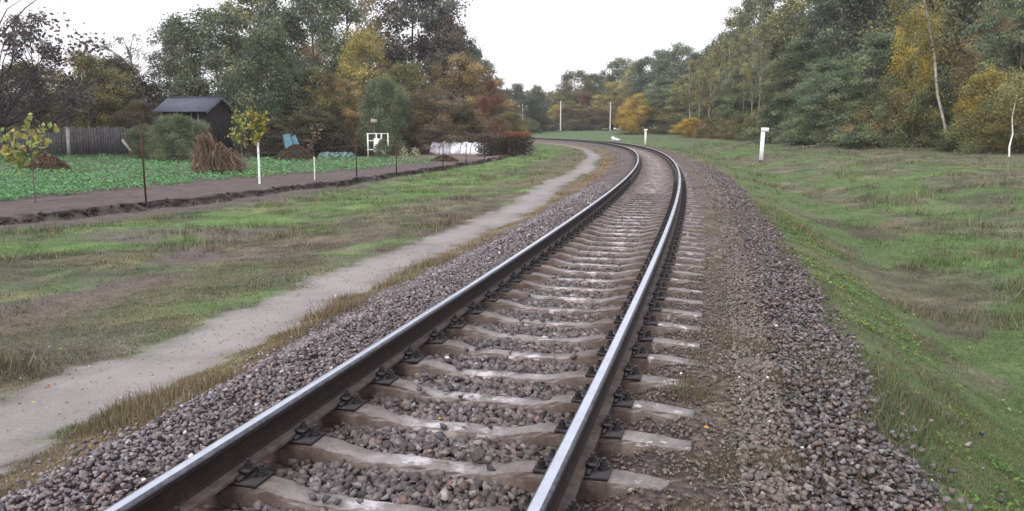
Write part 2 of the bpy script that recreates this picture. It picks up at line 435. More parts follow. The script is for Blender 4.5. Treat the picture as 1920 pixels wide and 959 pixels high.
# ------------------------------------------------------------------ ballast stones
def rock_templates(n=10):
    import bmesh
    out = []
    rr = np.random.default_rng(3)
    for k in range(n):
        bm = bmesh.new()
        pts = np.array([(a, b, c) for a in (-.62, .62) for b in (-.62, .62) for c in (-.62, .62)]) + rr.normal(0, .24, (8, 3)); pts = pts[rr.permutation(8)[:rr.integers(6, 9)]]; pts *= np.array([1, rr.uniform(.6, .95), rr.uniform(.45, .75)])
        for p in pts: bm.verts.new(p)
        bmesh.ops.convex_hull(bm, input=bm.verts)
        bmesh.ops.delete(bm, geom=[v for v in bm.verts if not v.link_faces], context='VERTS')
        bmesh.ops.triangulate(bm, faces=bm.faces)
        bm.verts.index_update()
        out.append((np.array([v.co[:] for v in bm.verts]), np.array([[v.index for v in f.verts] for f in bm.faces])))
        bm.free()
    return out
ROCKS = rock_templates()
def rand_rot(n, rng):
    q = rng.normal(size=(n, 4)); q /= np.linalg.norm(q, axis=1)[:, None]
    w, x, y, z = q.T
    return np.stack([1 - 2 * (y * y + z * z), 2 * (x * y - z * w), 2 * (x * z + y * w), 2 * (x * y + z * w), 1 - 2 * (x * x + z * z), 2 * (y * z - x * w),
                     2 * (x * z - y * w), 2 * (y * z + x * w), 1 - 2 * (x * x + y * y)], -1).reshape(n, 3, 3)
def stones_mesh(name, P, size, C, rng):
    Vs, Ts, Cs = [], [], []; off = 0
    k = rng.integers(0, len(ROCKS), len(P))
    R = rand_rot(len(P), rng)
    for j, (rv, rf) in enumerate(ROCKS):
        m = k == j; n = m.sum()
        if not n: continue
        v = np.einsum('nij,vj->nvi', R[m], rv) * size[m][:, None, None] * np.array([1, 1, .8]) + P[m][:, None]
        Vs.append(v.reshape(-1, 3)); Cs.append(np.repeat(C[m], len(rv), 0))
        Ts.append((rf[None] + (np.arange(n) * len(rv))[:, None, None]).reshape(-1, 3) + off); off += n * len(rv)
    return mesh_np(name, np.vstack(Vs), np.vstack(Ts), M_STONE, np.vstack(Cs))

SLP = 0.51
def bp_ground(px, py, z):
    d = ray(px, py); k = (z - CAMH) / d[2]; return d[0] * k, d[1] * k
_x, _y = bp_ground(850, 869, -.25)
S_REF = float(ts(_x, _y)[1][0])
SLEEPER_S = [S_REF + SLP * i for i in range(-2, 233)]

def build_stones():
    rng = np.random.default_rng(5)
    def sample(s0, s1, t0, t1, dens, smin, smax, falloff=0):
        n = int((s1 - s0) * (t1 - t0) * dens)
        s = rng.uniform(s0, s1, n); t = rng.uniform(t0, t1, n)
        sz = rng.uniform(smin, smax, n) ** 1.0
        return s, t, sz
    sets = [sample(4.2, 13, -2.25, -.95, 1900, .008, .026), sample(13, 26, -2.3, -.95, 600, .016, .034),
            sample(4.2, 12, -.75, .75, 1500, .013, .042), sample(12, 24, -.75, .75, 650, .012, .028),
            sample(4.0, 13, .85, 1.75, 900, .006, .020), sample(4.0, 10, 1.6, 2.6, 2100, .007, .030), sample(10, 20, 1.6, 2.6, 1200, .010, .030), sample(4.0, 16, -4.3, -2.4, 60, .004, .012),
            sample(20, 42, 1.5, 2.5, 260, .025, .045), sample(4.0, 9, 2.5, 3.4, 90, .015, .035)]
    s = np.concatenate([a[0] for a in sets]); t = np.concatenate([a[1] for a in sets]); sz = np.concatenate([a[2] for a in sets])
    # keep the sleeper tops mostly clear
    ph = ((s - S_REF + SLP / 2) % SLP) - SLP / 2
    on = (np.abs(ph) < .085) & (np.abs(t) < 1.35) & (t > -1.0)
    keep = ~on | (rng.random(len(s)) < .03)
    keep &= ~((np.abs(np.abs(t) - .795) < .10))
    keep &= ~((np.abs(np.abs(t) - .795) < .26) & on)
    s, t, sz = s[keep], t[keep], sz[keep]
    x, y, _ = at_track(s, t)
    R = region(x, y)
    lm = (R['ballast'] > .3) | (rng.random(len(s)) < .14) | (t < -2.45)
    x, y, s, t, sz = x[lm], y[lm], s[lm], t[lm], sz[lm]; on2 = (np.abs(((s - S_REF + SLP / 2) % SLP) - SLP / 2) < .085) & (np.abs(t) < 1.35) & (t > -1.0)
    z = height(x, y) + sz * .2 + rng.uniform(0, .018, len(s)) + np.where((np.abs(t) > 1.9) & (t > 0), rng.uniform(0, .05, len(s)), 0)
    z = np.where(on2, -.245 + sz * .4, z); z = z + .05 * (t < -.95) * (t > -1.6)
    pal = np.array([[.155, .135, .15], [.12, .10, .105], [.20, .18, .185], [.17, .125, .115], [.085, .075, .085], [.26, .15, .12], [.26, .235, .23], [.15, .15, .175]])
    pr = np.array([.30, .22, .13, .16, .13, .022, .03, .03])
    C = pal[rng.choice(len(pal), len(s), p=pr / pr.sum())] * rng.uniform(.75, 1.25, (len(s), 1))
    ins = np.abs(t) < 1.5
    rust = (np.exp(-((np.abs(t) - .8) / .22) ** 2) * .75 + .2)[:, None] * ins[:, None]
    C = C * (1 - rust) + np.array([.10, .065, .052]) * rust * 1.0
    lf = (t < -1)[:, None]; C = np.where(lf, C * np.array([1.32, 1.32, 1.38]), C)
    rr = ((t > 1.0) & (t < 1.9))[:, None]; C = np.where(rr, C * .5 + np.array([.19, .155, .125]) * .5, C)
    wh = (rng.random(len(s)) < np.where((t < -.9) & (t > -1.3), .012, .0005)); C[wh] = np.array([.62, .60, .58])
    RV = rng.uniform(.55, 1.25, (len(s), 1))
    P = np.stack([x, y, z], -1)
    me = stones_mesh('ballast_stones', P, sz, np.clip((C * .62 + C.mean(1, keepdims=True) * .38) * np.where((t > 0)[:, None], np.array([[1.0, .965, .92]]), np.array([[.98, .975, .97]])) * (1.1 + .35 * (t < -2.4))[:, None] * RV, 0, .8), rng)
    o = link('ballast_stones', me)
    tag(o, 'loose crushed grey, brown and reddish ballast stones around the railway sleepers', 'ballast', kind='stuff')
build_stones()

# ------------------------------------------------------------------ rails
def rail_material():
    m, N, L, p = new_mat('rail_rust')
    n = noise_node(N, L, 18, 6, .7)
    c = ramp(N, L, n.outputs[0], [(.3, (.012, .007, .007)), (.55, (.024, .0145, .013)), (.8, (.05, .033, .028))])
    L.new(c, p.inputs['Base Color']); p.inputs['Roughness'].default_value = .75; p.inputs['Specular IOR Level'].default_value = .3
    b = N.new('ShaderNodeBump'); b.inputs['Distance'].default_value = .002; L.new(noise_node(N, L, 160, 3).outputs[0], b.inputs['Height']); L.new(b.outputs[0], p.inputs['Normal'])
    m2, N, L, p = new_mat('rail_polished')
    n = noise_node(N, L, 9, 4, .6)
    c = ramp(N, L, n.outputs[0], [(.3, (.47, .50, .57)), (.7, (.57, .60, .67))])
    L.new(c, p.inputs['Base Color']); p.inputs['Metallic'].default_value = 1; 
    r = ramp(N, L, noise_node(N, L, 2, 2).outputs[0], [(.3, g3(.24)), (.7, g3(.32))]); L.new(r, p.inputs['Roughness'])
    m3 = simple('rail_shoulder', (.12, .125, .145), .42, .4, 20, .0005, metal=.85)
    m4 = simple('rail_foot_dust', (.105, .08, .072), .9, .45, 16, .003)
    return [m, m2, m3, m4]
RAILM = rail_material()
def build_rail(t0, name, label, side):
    # profile (x across, z), z=0 is the running surface
    prof = [(-.022, -.0012, 1), (-.008, -.0001, 1), (.008, -.0001, 1), (.020, -.001, 2), (.029, -.0035, 2), (.0352, -.009, 2), (.0375, -.018, 0), (.0375, -.036, 0), (.030, -.044, 0), (.012, -.052, 0), (.009, -.10, 0), (.012, -.142, 0),
            (.030, -.152, 3), (.074, -.164, 3), (.075, -.180, 3), (-.075, -.180, 3), (-.074, -.164, 3), (-.030, -.152, 0), (-.012, -.142, 0), (-.009, -.10, 0), (-.012, -.052, 0),
            (-.030, -.044, 0), (-.0375, -.036, 0), (-.0375, -.018, 2), (-.0352, -.009, 2), (-.029, -.0035, 1)]
    s = np.arange(.5, 200, .5)
    x, y, h = at_track(s, t0)
    P = np.array([(a, b) for a, b, _ in prof]); n = len(P)
    V = np.stack([x[:, None] + P[:, 0] * np.cos(h)[:, None], y[:, None] - P[:, 0] * np.sin(h)[:, None], np.broadcast_to(P[:, 1], (len(s), n))], -1).reshape(-1, 3)
    i = np.arange(len(s) - 1)[:, None] * n; j = np.arange(n)[None]; k = (j + 1) % n
    Q = np.stack([i + j, i + k, i + n + k, i + n + j], -1).reshape(-1, 4)
    mi = np.tile([p[2] for p in prof], len(s) - 1)
    me = mesh_np(name, V, Q, RAILM, None, False, mi); me.polygons.foreach_set('use_smooth', (mi == 1) | (mi == 2))
    o = link(name, me); tag(o, label, 'rail', 'two rails of the single track')
build_rail(-.795, 'rail', 'left inner rail, rusty web with bright polished top, by the path', -1)
build_rail(.795, 'rail', 'right outer rail, rusty web with bright polished top, by the ditch', 1)

# ------------------------------------------------------------------ sleepers
def concrete_material():
    m, N, L, p = new_mat('sleeper_concrete')
    oi = N.new('ShaderNodeObjectInfo'); tc = N.new('ShaderNodeTexCoord')
    add = N.new('ShaderNodeVectorMath'); add.operation = 'MULTIPLY_ADD'; add.inputs[1].default_value = (1, 1, 1)
    com = N.new('ShaderNodeCombineXYZ'); mu = N.new('ShaderNodeMath'); mu.operation = 'MULTIPLY'; mu.inputs[1].default_value = 50
    L.new(oi.outputs['Random'], mu.inputs[0]); L.new(mu.outputs[0], com.inputs[1]); L.new(mu.outputs[0], com.inputs[0])
    L.new(tc.outputs['Object'], add.inputs[0]); L.new(com.outputs[0], add.inputs[2])
    def nz(sc, d=5, r=.65):
        n = N.new('ShaderNodeTexNoise'); n.inputs['Scale'].default_value = sc; n.inputs['Detail'].default_value = d; n.inputs['Roughness'].default_value = r
        L.new(add.outputs[0], n.inputs['Vector']); return n
    base = ramp(N, L, nz(5).outputs[0], [(.3, (.13, .112, .106)), (.5, (.225, .205, .20)), (.7, (.31, .292, .288))])
    fine = ramp(N, L, nz(55, 5, .75).outputs[0], [(.3, g3(.72)), (.7, g3(1.2))])
    c = mulcol(N, L, base, fine)
    # whitish lime blotch somewhere mid-span, brown rust by the rails: bounded by |x|
    sx = N.new('ShaderNodeSeparateXYZ'); L.new(tc.outputs['Object'], sx.inputs[0])
    ax = N.new('ShaderNodeMath'); ax.operation = 'ABSOLUTE'; L.new(sx.outputs[0], ax.inputs[0])
    mid = ramp(N, L, ax.outputs[0], [(.12, g3(1)), (.36, g3(0))])
    bl = ramp(N, L, nz(4.5, 4, .75).outputs[0], [(.50, g3(0)), (.60, g3(1))])
    mf = mulcol(N, L, mid, bl)
    mx = N.new('ShaderNodeMix'); mx.data_type = 'RGBA'; L.new(mf, mx.inputs[0]); L.new(c, mx.inputs[6]); mx.inputs[7].default_value = (.50, .475, .49, 1)
    rs = ramp(N, L, ax.outputs[0], [(.36, g3(0)), (.58, g3(.75)), (.98, g3(.8)), (1.1, g3(.15))])
    r2 = mulcol(N, L, rs, ramp(N, L, nz(7, 5, .7).outputs[0], [(.35, g3(.25)), (.65, g3(1))]))
    mx2 = N.new('ShaderNodeMix'); mx2.data_type = 'RGBA'; L.new(r2, mx2.inputs[0]); L.new(mx.outputs[2], mx2.inputs[6]); mx2.inputs[7].default_value = (.075, .048, .04, 1)
    # splashes on the outer ends
    en = ramp(N, L, ax.outputs[0], [(.98, g3(0)), (1.04, g3(1))])
    e2 = mulcol(N, L, en, ramp(N, L, nz(9, 4, .6).outputs[0], [(.60, g3(0)), (.645, g3(1))]))
    mx3 = N.new('ShaderNodeMix'); mx3.data_type = 'RGBA'; L.new(e2, mx3.inputs[0]); L.new(mx2.outputs[2], mx3.inputs[6]); mx3.inputs[7].default_value = (.46, .45, .46, 1)
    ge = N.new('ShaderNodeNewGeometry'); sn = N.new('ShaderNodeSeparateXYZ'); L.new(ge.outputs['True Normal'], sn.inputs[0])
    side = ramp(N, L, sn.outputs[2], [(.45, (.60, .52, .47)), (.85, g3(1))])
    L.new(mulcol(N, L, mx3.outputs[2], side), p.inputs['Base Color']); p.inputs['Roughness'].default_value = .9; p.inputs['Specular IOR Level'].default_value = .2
    b = N.new('ShaderNodeBump'); b.inputs['Distance'].default_value = .008; L.new(nz(40, 6, .75).outputs[0], b.inputs['Height']); L.new(b.outputs[0], p.inputs['Normal'])
    return m
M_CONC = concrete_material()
def beam_mesh(seed):
    rng = np.random.default_rng(seed)
    xs = np.linspace(-1.35, 1.35, 55)
    ax = np.abs(xs)
    top = -.205 - .052 * (1 - sm(.28, .60, ax)) - .022 * sm(1.02, 1.35, ax)
    wt = np.where(ax < .5, .066, .074) ; wb = .145
    sec = []
    for x, zt, w in zip(xs, top, wt):
        sec.append([(x, -wb, -.42), (x, -w - .010, zt - .022), (x, -w, zt - .005), (x, -w * .9, zt), (x, 0, zt + .001), (x, w * .9, zt), (x, w, zt - .005), (x, w + .010, zt - .022), (x, wb, -.42)])
    V = np.array(sec); n = V.shape[1]
    V[:, 1:8, 1] += rng.normal(0, .0032, (len(xs), 7)) + (rng.random((len(xs), 1)) < .08) * .006; V[:, 1:8, 2] += rng.normal(0, .0014, (len(xs), 7))
    chip = rng.random((len(xs), 2)) < .22
    V[chip[:, 0], 2, 2] -= .012; V[chip[:, 0], 2, 1] += .01; V[chip[:, 1], 6, 2] -= .012; V[chip[:, 1], 6, 1] -= .01
    V = V.reshape(-1, 3)
    i = np.arange(len(xs) - 1)[:, None] * n; j = np.arange(n)[None]; k = (j + 1) % n
    Q = np.stack([i + j, i + n + j, i + n + k, i + k], -1).reshape(-1, 4)
    e0 = np.arange(n)[None]; e1 = (np.arange(n) + (len(xs) - 1) * n)[::-1][None]
    return mesh_np('beam', V, [Q, e0, e1], M_CONC, None, False)
BEAMS = [beam_mesh(k) for k in range(5)]
def hexpts(r, z, c, n=6): return [(c[0] + r * math.cos(i * 2 * math.pi / n), c[1] + r * math.sin(i * 2 * math.pi / n), z) for i in range(n)]
def plate_mesh():
    b = MB()
    b.box((0, 0, -.1955), (.37, .155, .015)); b.box((-.088, 0, -.178), (.022, .15, .022)); b.box((.088, 0, -.178), (.022, .15, .022))
    return b.mesh('base_plate', M_OIL)
def clamp_mesh():
    b = MB()
    b.box((0, 0, -.150), (.052, .075, .016), ry=.12)
    b.tube([(0.004, 0, -.188), (0.004, 0, -.098)], .011, 8)
    b.tube([(0.004, 0, -.142), (0.004, 0, -.118)], .020, 6); b.tube([(0.004, 0, -.1435), (0.004, 0, -.1395)], .026, 10)
    return b.mesh('clamp_bolt', M_OIL)
def anchor_mesh():
    b = MB()
    b.tube([(0, 0, -.189), (0, 0, -.135)], .012, 8); b.tube([(0, 0, -.172), (0, 0, -.150)], .021, 6); b.tube([(0, 0, -.1880), (0, 0, -.1745)], .030, 10)
    return b.mesh('anchor_bolt', M_OIL)
PLATE, CLAMP, ANCH = plate_mesh(), clamp_mesh(), anchor_mesh()
ORD = ['nearest', 'second', 'third', 'fourth', 'fifth', 'sixth', 'seventh', 'eighth', 'ninth', 'tenth', 'eleventh', 'twelfth']
first_vis = 0
for i, s in enumerate(SLEEPER_S):
    s = s + random.uniform(-.012, .012)
    x, y, h = at_track(s)
    r = empty('concrete_sleeper', (float(x), float(y), -random.uniform(0, .006)), -float(h) + random.uniform(-.01, .01))
    k = i - 1
    if 0 <= k < 12:
        lab = f'{ORD[k]} concrete sleeper counted from the bottom of the photo, grey and chipped, under both rails'
    elif i < 50: lab = 'grey concrete sleeper with dark oily rail fastenings in the middle run of the track'
    else: lab = 'distant concrete sleeper almost sunk in dusty ballast further up the curve'
    tag(r, lab, 'sleeper', 'concrete sleepers under the rails')
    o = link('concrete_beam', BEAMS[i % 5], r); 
    if i % 2: o.rotation_euler.z = math.pi
    for sg in (-1, 1):
        if i > 110: break
        p = link('base_plate', PLATE, r); p.location.x = sg * .795
        if i > 42: continue
        for q in (-1, 1):
            c = link('clamp_bolt', CLAMP, r); c.location = (sg * .795 + q * .096, 0, 0); c.rotation_euler.z = 0 if q > 0 else math.pi
            a = link('anchor_bolt', ANCH, r); a.location = (sg * .795 + q * .150, .035 * q, 0)

# ------------------------------------------------------------------ grass, weeds, crop leaves
def blades_mesh(name, P, hgt, wid, C, rng, lean=.5, mat=None, quads=False):
    n = len(P); az = rng.uniform(0, 2 * math.pi, n); la = rng.uniform(0, 2 * math.pi, n)
    d = np.stack([np.cos(az), np.sin(az), np.zeros(n)], -1) * wid[:, None]
    ln = np.abs(rng.normal(0, lean, n)) * hgt
    top = P + np.stack([np.cos(la) * ln, np.sin(la) * ln, hgt * rng.uniform(.6, 1.1, n)], -1)
    P0 = P - np.array([0, 0, .01])
    V = np.stack([P0 - d, P0 + d, top], 1).reshape(-1, 3)
    T = np.arange(3 * n).reshape(-1, 3)
    Cc = np.stack([C, C, C], 1).reshape(-1, 3)
    return mesh_np(name, V, T, mat or M_GRASS, Cc)

def scatter_wedge(n, y0, y1, pw, rng, margin=1.1):
    u = rng.random(n)
    y = (y0 ** (1 - pw) + u * (y1 ** (1 - pw) - y0 ** (1 - pw))) ** (1 / (1 - pw))
    x = rng.uniform(-1, 1, n) * (960 / F * y * margin + .3)
    return x, y

def build_grass():
    rng = np.random.default_rng(21)
    x, y = scatter_wedge(88000, 2.3, 75, 1.45, rng)
    R = region(x, y)
    w = (1 - R['ballast']) * (1 - R['path']) * (1 - R['garden']) * (1 - .75 * R['bare']) * (1 - .45 * R['dt'])
    cl = fbm(x, y, .5, 3, 41)
    keep = rng.random(len(x)) < np.clip(w * (0.35 + 1.3 * sm(.38, .6, cl)), .0, 1)
    # a few weeds in the sparse gravel beside the right rail and the left shoulder
    spar = (R['ballast'] > .5) & (((R['t'] > 1.2) & (R['t'] < 2.0)) | (R['t'] > 1.95) | ((R['t'] < -1.5) & (R['t'] > -2.2))) & (rng.random(len(x)) < .75 * sm(.44, .6, fbm(x, y, .5, 3, 43)))
    keep |= spar
    x, y = x[keep], y[keep]; C = R['C'][keep]; t = R['t'][keep]; sp = spar[keep]; tb = R['tb'][keep]
    per = 8
    n = len(x) * per
    sc = np.repeat(.035 + .0034 * y, per)
    xx = np.repeat(x, per) + rng.normal(0, 1, n) * sc; yy = np.repeat(y, per) + rng.normal(0, 1, n) * sc
    R2 = region(xx, yy); ok = (R2['path'] < .35) & (np.abs(R2['t']) > 1.15)
    xx, yy = xx[ok], yy[ok]; Cc = np.repeat(C, per, 0)[ok]; spp = np.repeat(sp, per)[ok]
    n = len(xx)
    zz = height(xx, yy)
    hn = fbm(xx, yy, 1.1, 3, 44)
    hgt = rng.uniform(.018, .06, n) * (1 + np.minimum(yy, 60) * .022) * (.45 + 1.9 * sm(.42, .75, hn) ** 1.3) * np.where(spp, .7, 1)
    wid = rng.uniform(.0018, .0038, n) * (1 + yy * .13)
    jit = rng.uniform(.7, 1.35, (n, 1)); hue = rng.normal(0, .05, (n, 3))
    Cc = Cc * jit * (1 + hue) * 1.08
    dr = rng.random(n) < .14; Cc[dr] = np.array([.30, .23, .14]) * rng.uniform(.6, 1.1, (dr.sum(), 1))
    tl = (rng.random(n) < .03) & (hn > .5) & (~spp) & (yy > 6); hgt[tl] *= 2.2; Cc[tl] = np.array([.30, .25, .16]) * rng.uniform(.6, 1.2, (tl.sum(), 1))
    Cc[spp] = Cc[spp] * .4 + np.where(rng.random((spp.sum(), 1)) < .3, np.array([[.15, .17, .06]]), np.array([[.17, .125, .085]])) * .6
    P = np.stack([xx, yy, zz], -1)
    left = R2['t'][ok] < 0
    for m, nm, lb in ((left, 'verge_grass', 'short patchy green and brown grass between the track and the garden'), (~left, 'bank_grass', 'short green and brown grass over the ditch and bank right of the track')):
        me = blades_mesh(nm, P[m], hgt[m], wid[m], np.clip(Cc[m], .01, .7), rng)
        tag(link(nm, me), lb, 'grass', kind='stuff')
build_grass()

def leaf_quads(P, size, C, rng, up=.4, asp=.6, nrm=None):
    """diamond shaped folded leaves; returns V, Q, C"""
    n = len(P)
    nv = rng.normal(size=(n, 3)); nv[:, 2] += up * np.sign(nv[:, 2] + .2) ; nv /= np.linalg.norm(nv, axis=1)[:, None]
    if nrm is not None:
        nv = nv * .6 + nrm; nv /= np.linalg.norm(nv, axis=1)[:, None] + 1e-9
    a = np.cross(nv, rng.normal(size=(n, 3))); a /= np.linalg.norm(a, axis=1)[:, None] + 1e-9
    b = np.cross(nv, a)
    s = size[:, None]
    V = np.stack([P - a * s * .5, P - b * s * asp * .5 + nv * s * .1, P + a * s * .5, P + b * s * asp * .5 + nv * s * .1], 1).reshape(-1, 3)
    return V, np.arange(4 * n).reshape(-1, 4), np.repeat(C, 4, 0)

def build_weeds():
    rng = np.random.default_rng(33)
    n0 = 300
    s = rng.uniform(3.5, 22, n0); t = 2.45 + np.abs(rng.normal(0, .7, n0)) + .1
    # looser leafy patches at the lower right
    x, y, _ = at_track(s, t)
    g = fbm(x, y, .8, 3, 51); k = g > .47; x, y = x[k], y[k]
    Vs, Qs, Cs = [], [], []; off = 0
    per = 34
    n = len(x) * per
    r = np.repeat(rng.uniform(.04, .13, len(x)), per)
    xx = np.repeat(x, per) + rng.normal(0, 1, n) * r; yy = np.repeat(y, per) + rng.normal(0, 1, n) * r
    zz = height(xx, yy) + rng.uniform(.005, .055, n)
    base = np.array([[.10, .20, .06], [.15, .25, .06], [.19, .25, .07], [.08, .16, .06]])[rng.integers(0, 4, len(x))]
    C = np.repeat(base, per, 0) * rng.uniform(.7, 1.25, (n, 1))
    V, Q, C = leaf_quads(np.stack([xx, yy, zz], -1), rng.uniform(.012, .032, n) * (1 + yy * .03), C, rng, 1.5, .7)
    tag(link('leafy_weeds', mesh_np('leafy_weeds', V, Q, M_LEAF, C)), 'low bright green leafy weeds at the foot of the right ballast shoulder', 'weeds', kind='stuff')
build_weeds()

CROP_NEAR = [hit(*p)[:2] for p in ((-120, 402), (0, 382), (140, 366), (280, 353), (420, 338), (560, 327), (690, 318), (800, 306), (850, 300))]
def build_crop():
    rng = np.random.default_rng(44)
    cy = np.array([c[1] for c in CROP_NEAR]); cx = np.array([c[0] for c in CROP_NEAR])
    n = 230000
    x, y = scatter_wedge(n, 14, 54, 1.25, rng)
    lim = np.interp(y, cy, cx, left=-99, right=cx[-1])
    edge = (fbm(x, y, .8, 3, 55) - .5) * 1.7
    back = 51 + (fbm(x, y, 3, 2, 56) - .5) * 3 - .25 * (x + 20) * (x > -20) * .3
    k = (x < lim + edge) & (y < back) & (x > -60)
    row = .5 + .5 * np.sin((x * .55 + y * .8) * 2 * math.pi / .9)
    k &= rng.random(n) < (.55 + .45 * row) * sm(.22, .40, fbm(x, y, 1.2, 3, 57))
    x, y = x[k], y[k]; n = len(x)
    z = height(x, y) + rng.uniform(.03, .17, n)
    base = np.array([.12, .29, .12]) + (np.array([.19, .41, .17]) - np.array([.12, .29, .12])) * rng.random((n, 1))
    lt = sm(.5, .75, fbm(x, y, 2.5, 3, 58))[:, None]; base = base * (1 - lt * .4) + np.array([.20, .33, .09]) * lt * .4
    V, Q, C = leaf_quads(np.stack([x, y, z], -1), rng.uniform(.05, .13, n) * (1 + (y - 18) * .012), base * rng.uniform(.75, 1.2, (n, 1)), rng, 1.2, .7)
    tag(link('garden_crop', mesh_np('garden_crop', V, Q, M_LEAF, C)), 'low broad-leaved bright green crop covering the garden plot behind the wire fence', 'crop', kind='stuff')
build_crop()

# ------------------------------------------------------------------ trees
def make_crown(rng, kind):
    """unit-ish tree about 10 m tall, radius about 3: returns leaf V,Q,C and wood MB"""
    K = dict(H=10., R=3., z0=1.2, clumps=70, leaves=9000, size=.19, cr=(.55, 1.0), flat=.75, cols=[(.07, .10, .06)], sparse=0., trunk_r=.14, limbs=26, droop=0., shape='oval', lean=0., up=.4, tip=None, tipf=0.)
    K.update(kind)
    if K['leaves'] > 4500: K['leaves'] = int(K['leaves'] * 3.0); K['clumps'] = int(K['clumps'] * 1.7); K['size'] *= .86; K['cr'] = (K['cr'][0] * 1.0, K['cr'][1] * 1.25); K['z0'] *= .7
    H, R, z0 = K['H'], K['R'], K['z0']
    # trunk
    wob = rng.normal(0, .12, (6, 2)).cumsum(0) * (.6 if K['lean'] == 0 else .3)
    tz = np.linspace(-.3, H * .93, 6)
    tp = np.stack([wob[:, 0] + K['lean'] * tz, wob[:, 1], tz], -1); tp[0, :2] = 0; tp[1, :2] *= .5
    wood = MB(); wood.tube(tp, np.linspace(K['trunk_r'], K['trunk_r'] * .12, 6), 7)
    def trunk_at(z): return np.array([np.interp(z, tz, tp[:, 0]), np.interp(z, tz, tp[:, 1]), z])
    n = K['clumps']; C = []
    while len(C) < n:
        z = rng.uniform(z0, H); f = (z - z0) / (H - z0)
        if K['shape'] == 'oval': prof = math.sin(math.pi * min(1, (f * .86 + .12))) ** .6
        elif K['shape'] == 'round': prof = math.sqrt(max(0, 1 - (2 * f - 1) ** 2))
        elif K['shape'] == 'dome': prof = (1 - f ** 2.4) ** .55
        elif K['shape'] == 'column': prof = .75 * math.sin(math.pi * min(1, f * .9 + .1)) ** .4
        elif K['shape'] == 'top': prof = math.sin(math.pi * min(1, f * .8 + .15)) ** .8
        else: prof = 1
        an = rng.uniform(0, 2 * math.pi)
        prof *= 1 + .28 * math.sin(an * 2 + f * 5 + wob[0, 0] * 30) + .15 * rng.normal()
        r = R * prof * rng.uniform(.25, 1.0) ** .5
        c0 = trunk_at(z); C.append((c0[0] + r * math.cos(an), c0[1] + r * math.sin(an), z + rng.normal() * .2, r / (R + 1e-6)))
    C = np.array(C)
    for i in range(min(K['limbs'], n)):
        c = C[i, :3]; base = trunk_at(max(z0 * .6, c[2] - 1.0 - .55 * C[i, 3] * R))
        mid = (base + c) / 2 + rng.normal(0, .15, 3); mid[2] += .15 * R * (1 if K['droop'] == 0 else 1.5) * .3
        rr = K['trunk_r'] * rng.uniform(.22, .42)
        wood.tube([base, mid, c], [rr, rr * .6, rr * .15], 5, False)
        for _ in range(3):
            e = c + rng.normal(0, .55, 3); wood.tube([c * .5 + mid * .5, (c + e) / 2 + rng.normal(0, .08, 3), e], [rr * .3, rr * .18, .006], 4, False)
    per = K['leaves'] // n
    rad = rng.uniform(*K['cr'], n) * (1 - .25 * (C[:, 2] - z0) / (H - z0))
    cnt = np.maximum(20, (per * (rad / rad.mean()) ** 2 * (1 if K['sparse'] == 0 else 1)).astype(int))
    idx = np.repeat(np.arange(n), cnt); m = len(idx)
    d = rng.normal(size=(m, 3)); d /= np.linalg.norm(d, axis=1)[:, None]
    rr = rng.random(m) ** .5
    off = d * rr[:, None] * rad[idx][:, None] * np.array([1, 1, K['flat']])
    # ragged twigs: some leaves pushed out along a few directions
    off *= (1 + .35 * np.sin(d[:, 0:1] * 7 + idx[:, None]) * np.sin(d[:, 2:3] * 6 + idx[:, None] * 2))
    P = C[idx, :3] + off
    if K['droop']: P[:, 2] -= K['droop'] * (np.linalg.norm(P[:, :2] - 0, axis=1) / R) ** 2
    P[:, 2] = np.maximum(P[:, 2], .05)
    cols = np.array(K['cols']); cc = cols[rng.integers(0, len(cols), n)] * rng.uniform(.6, 1.4, (n, 1))
    Cl = cc[idx] * rng.uniform(.72, 1.3, (m, 1)) * (1 + rng.normal(0, .06, (m, 3)))
    if K['tip'] is not None:
        tm = rng.random(m) < K['tipf'] * sm(.5, 1.0, rr); Cl[tm] = np.array(K['tip']) * rng.uniform(.8, 1.2, (tm.sum(), 1))
    V, Q, Cv = leaf_quads(P, rng.uniform(.7, 1.3, m) * K['size'], np.clip(Cl * 1.55 * np.array([1.08, 1.02, .90]), .01, .7), rng, K['up'], .62, d * .5)
    return V, Q, Cv, wood

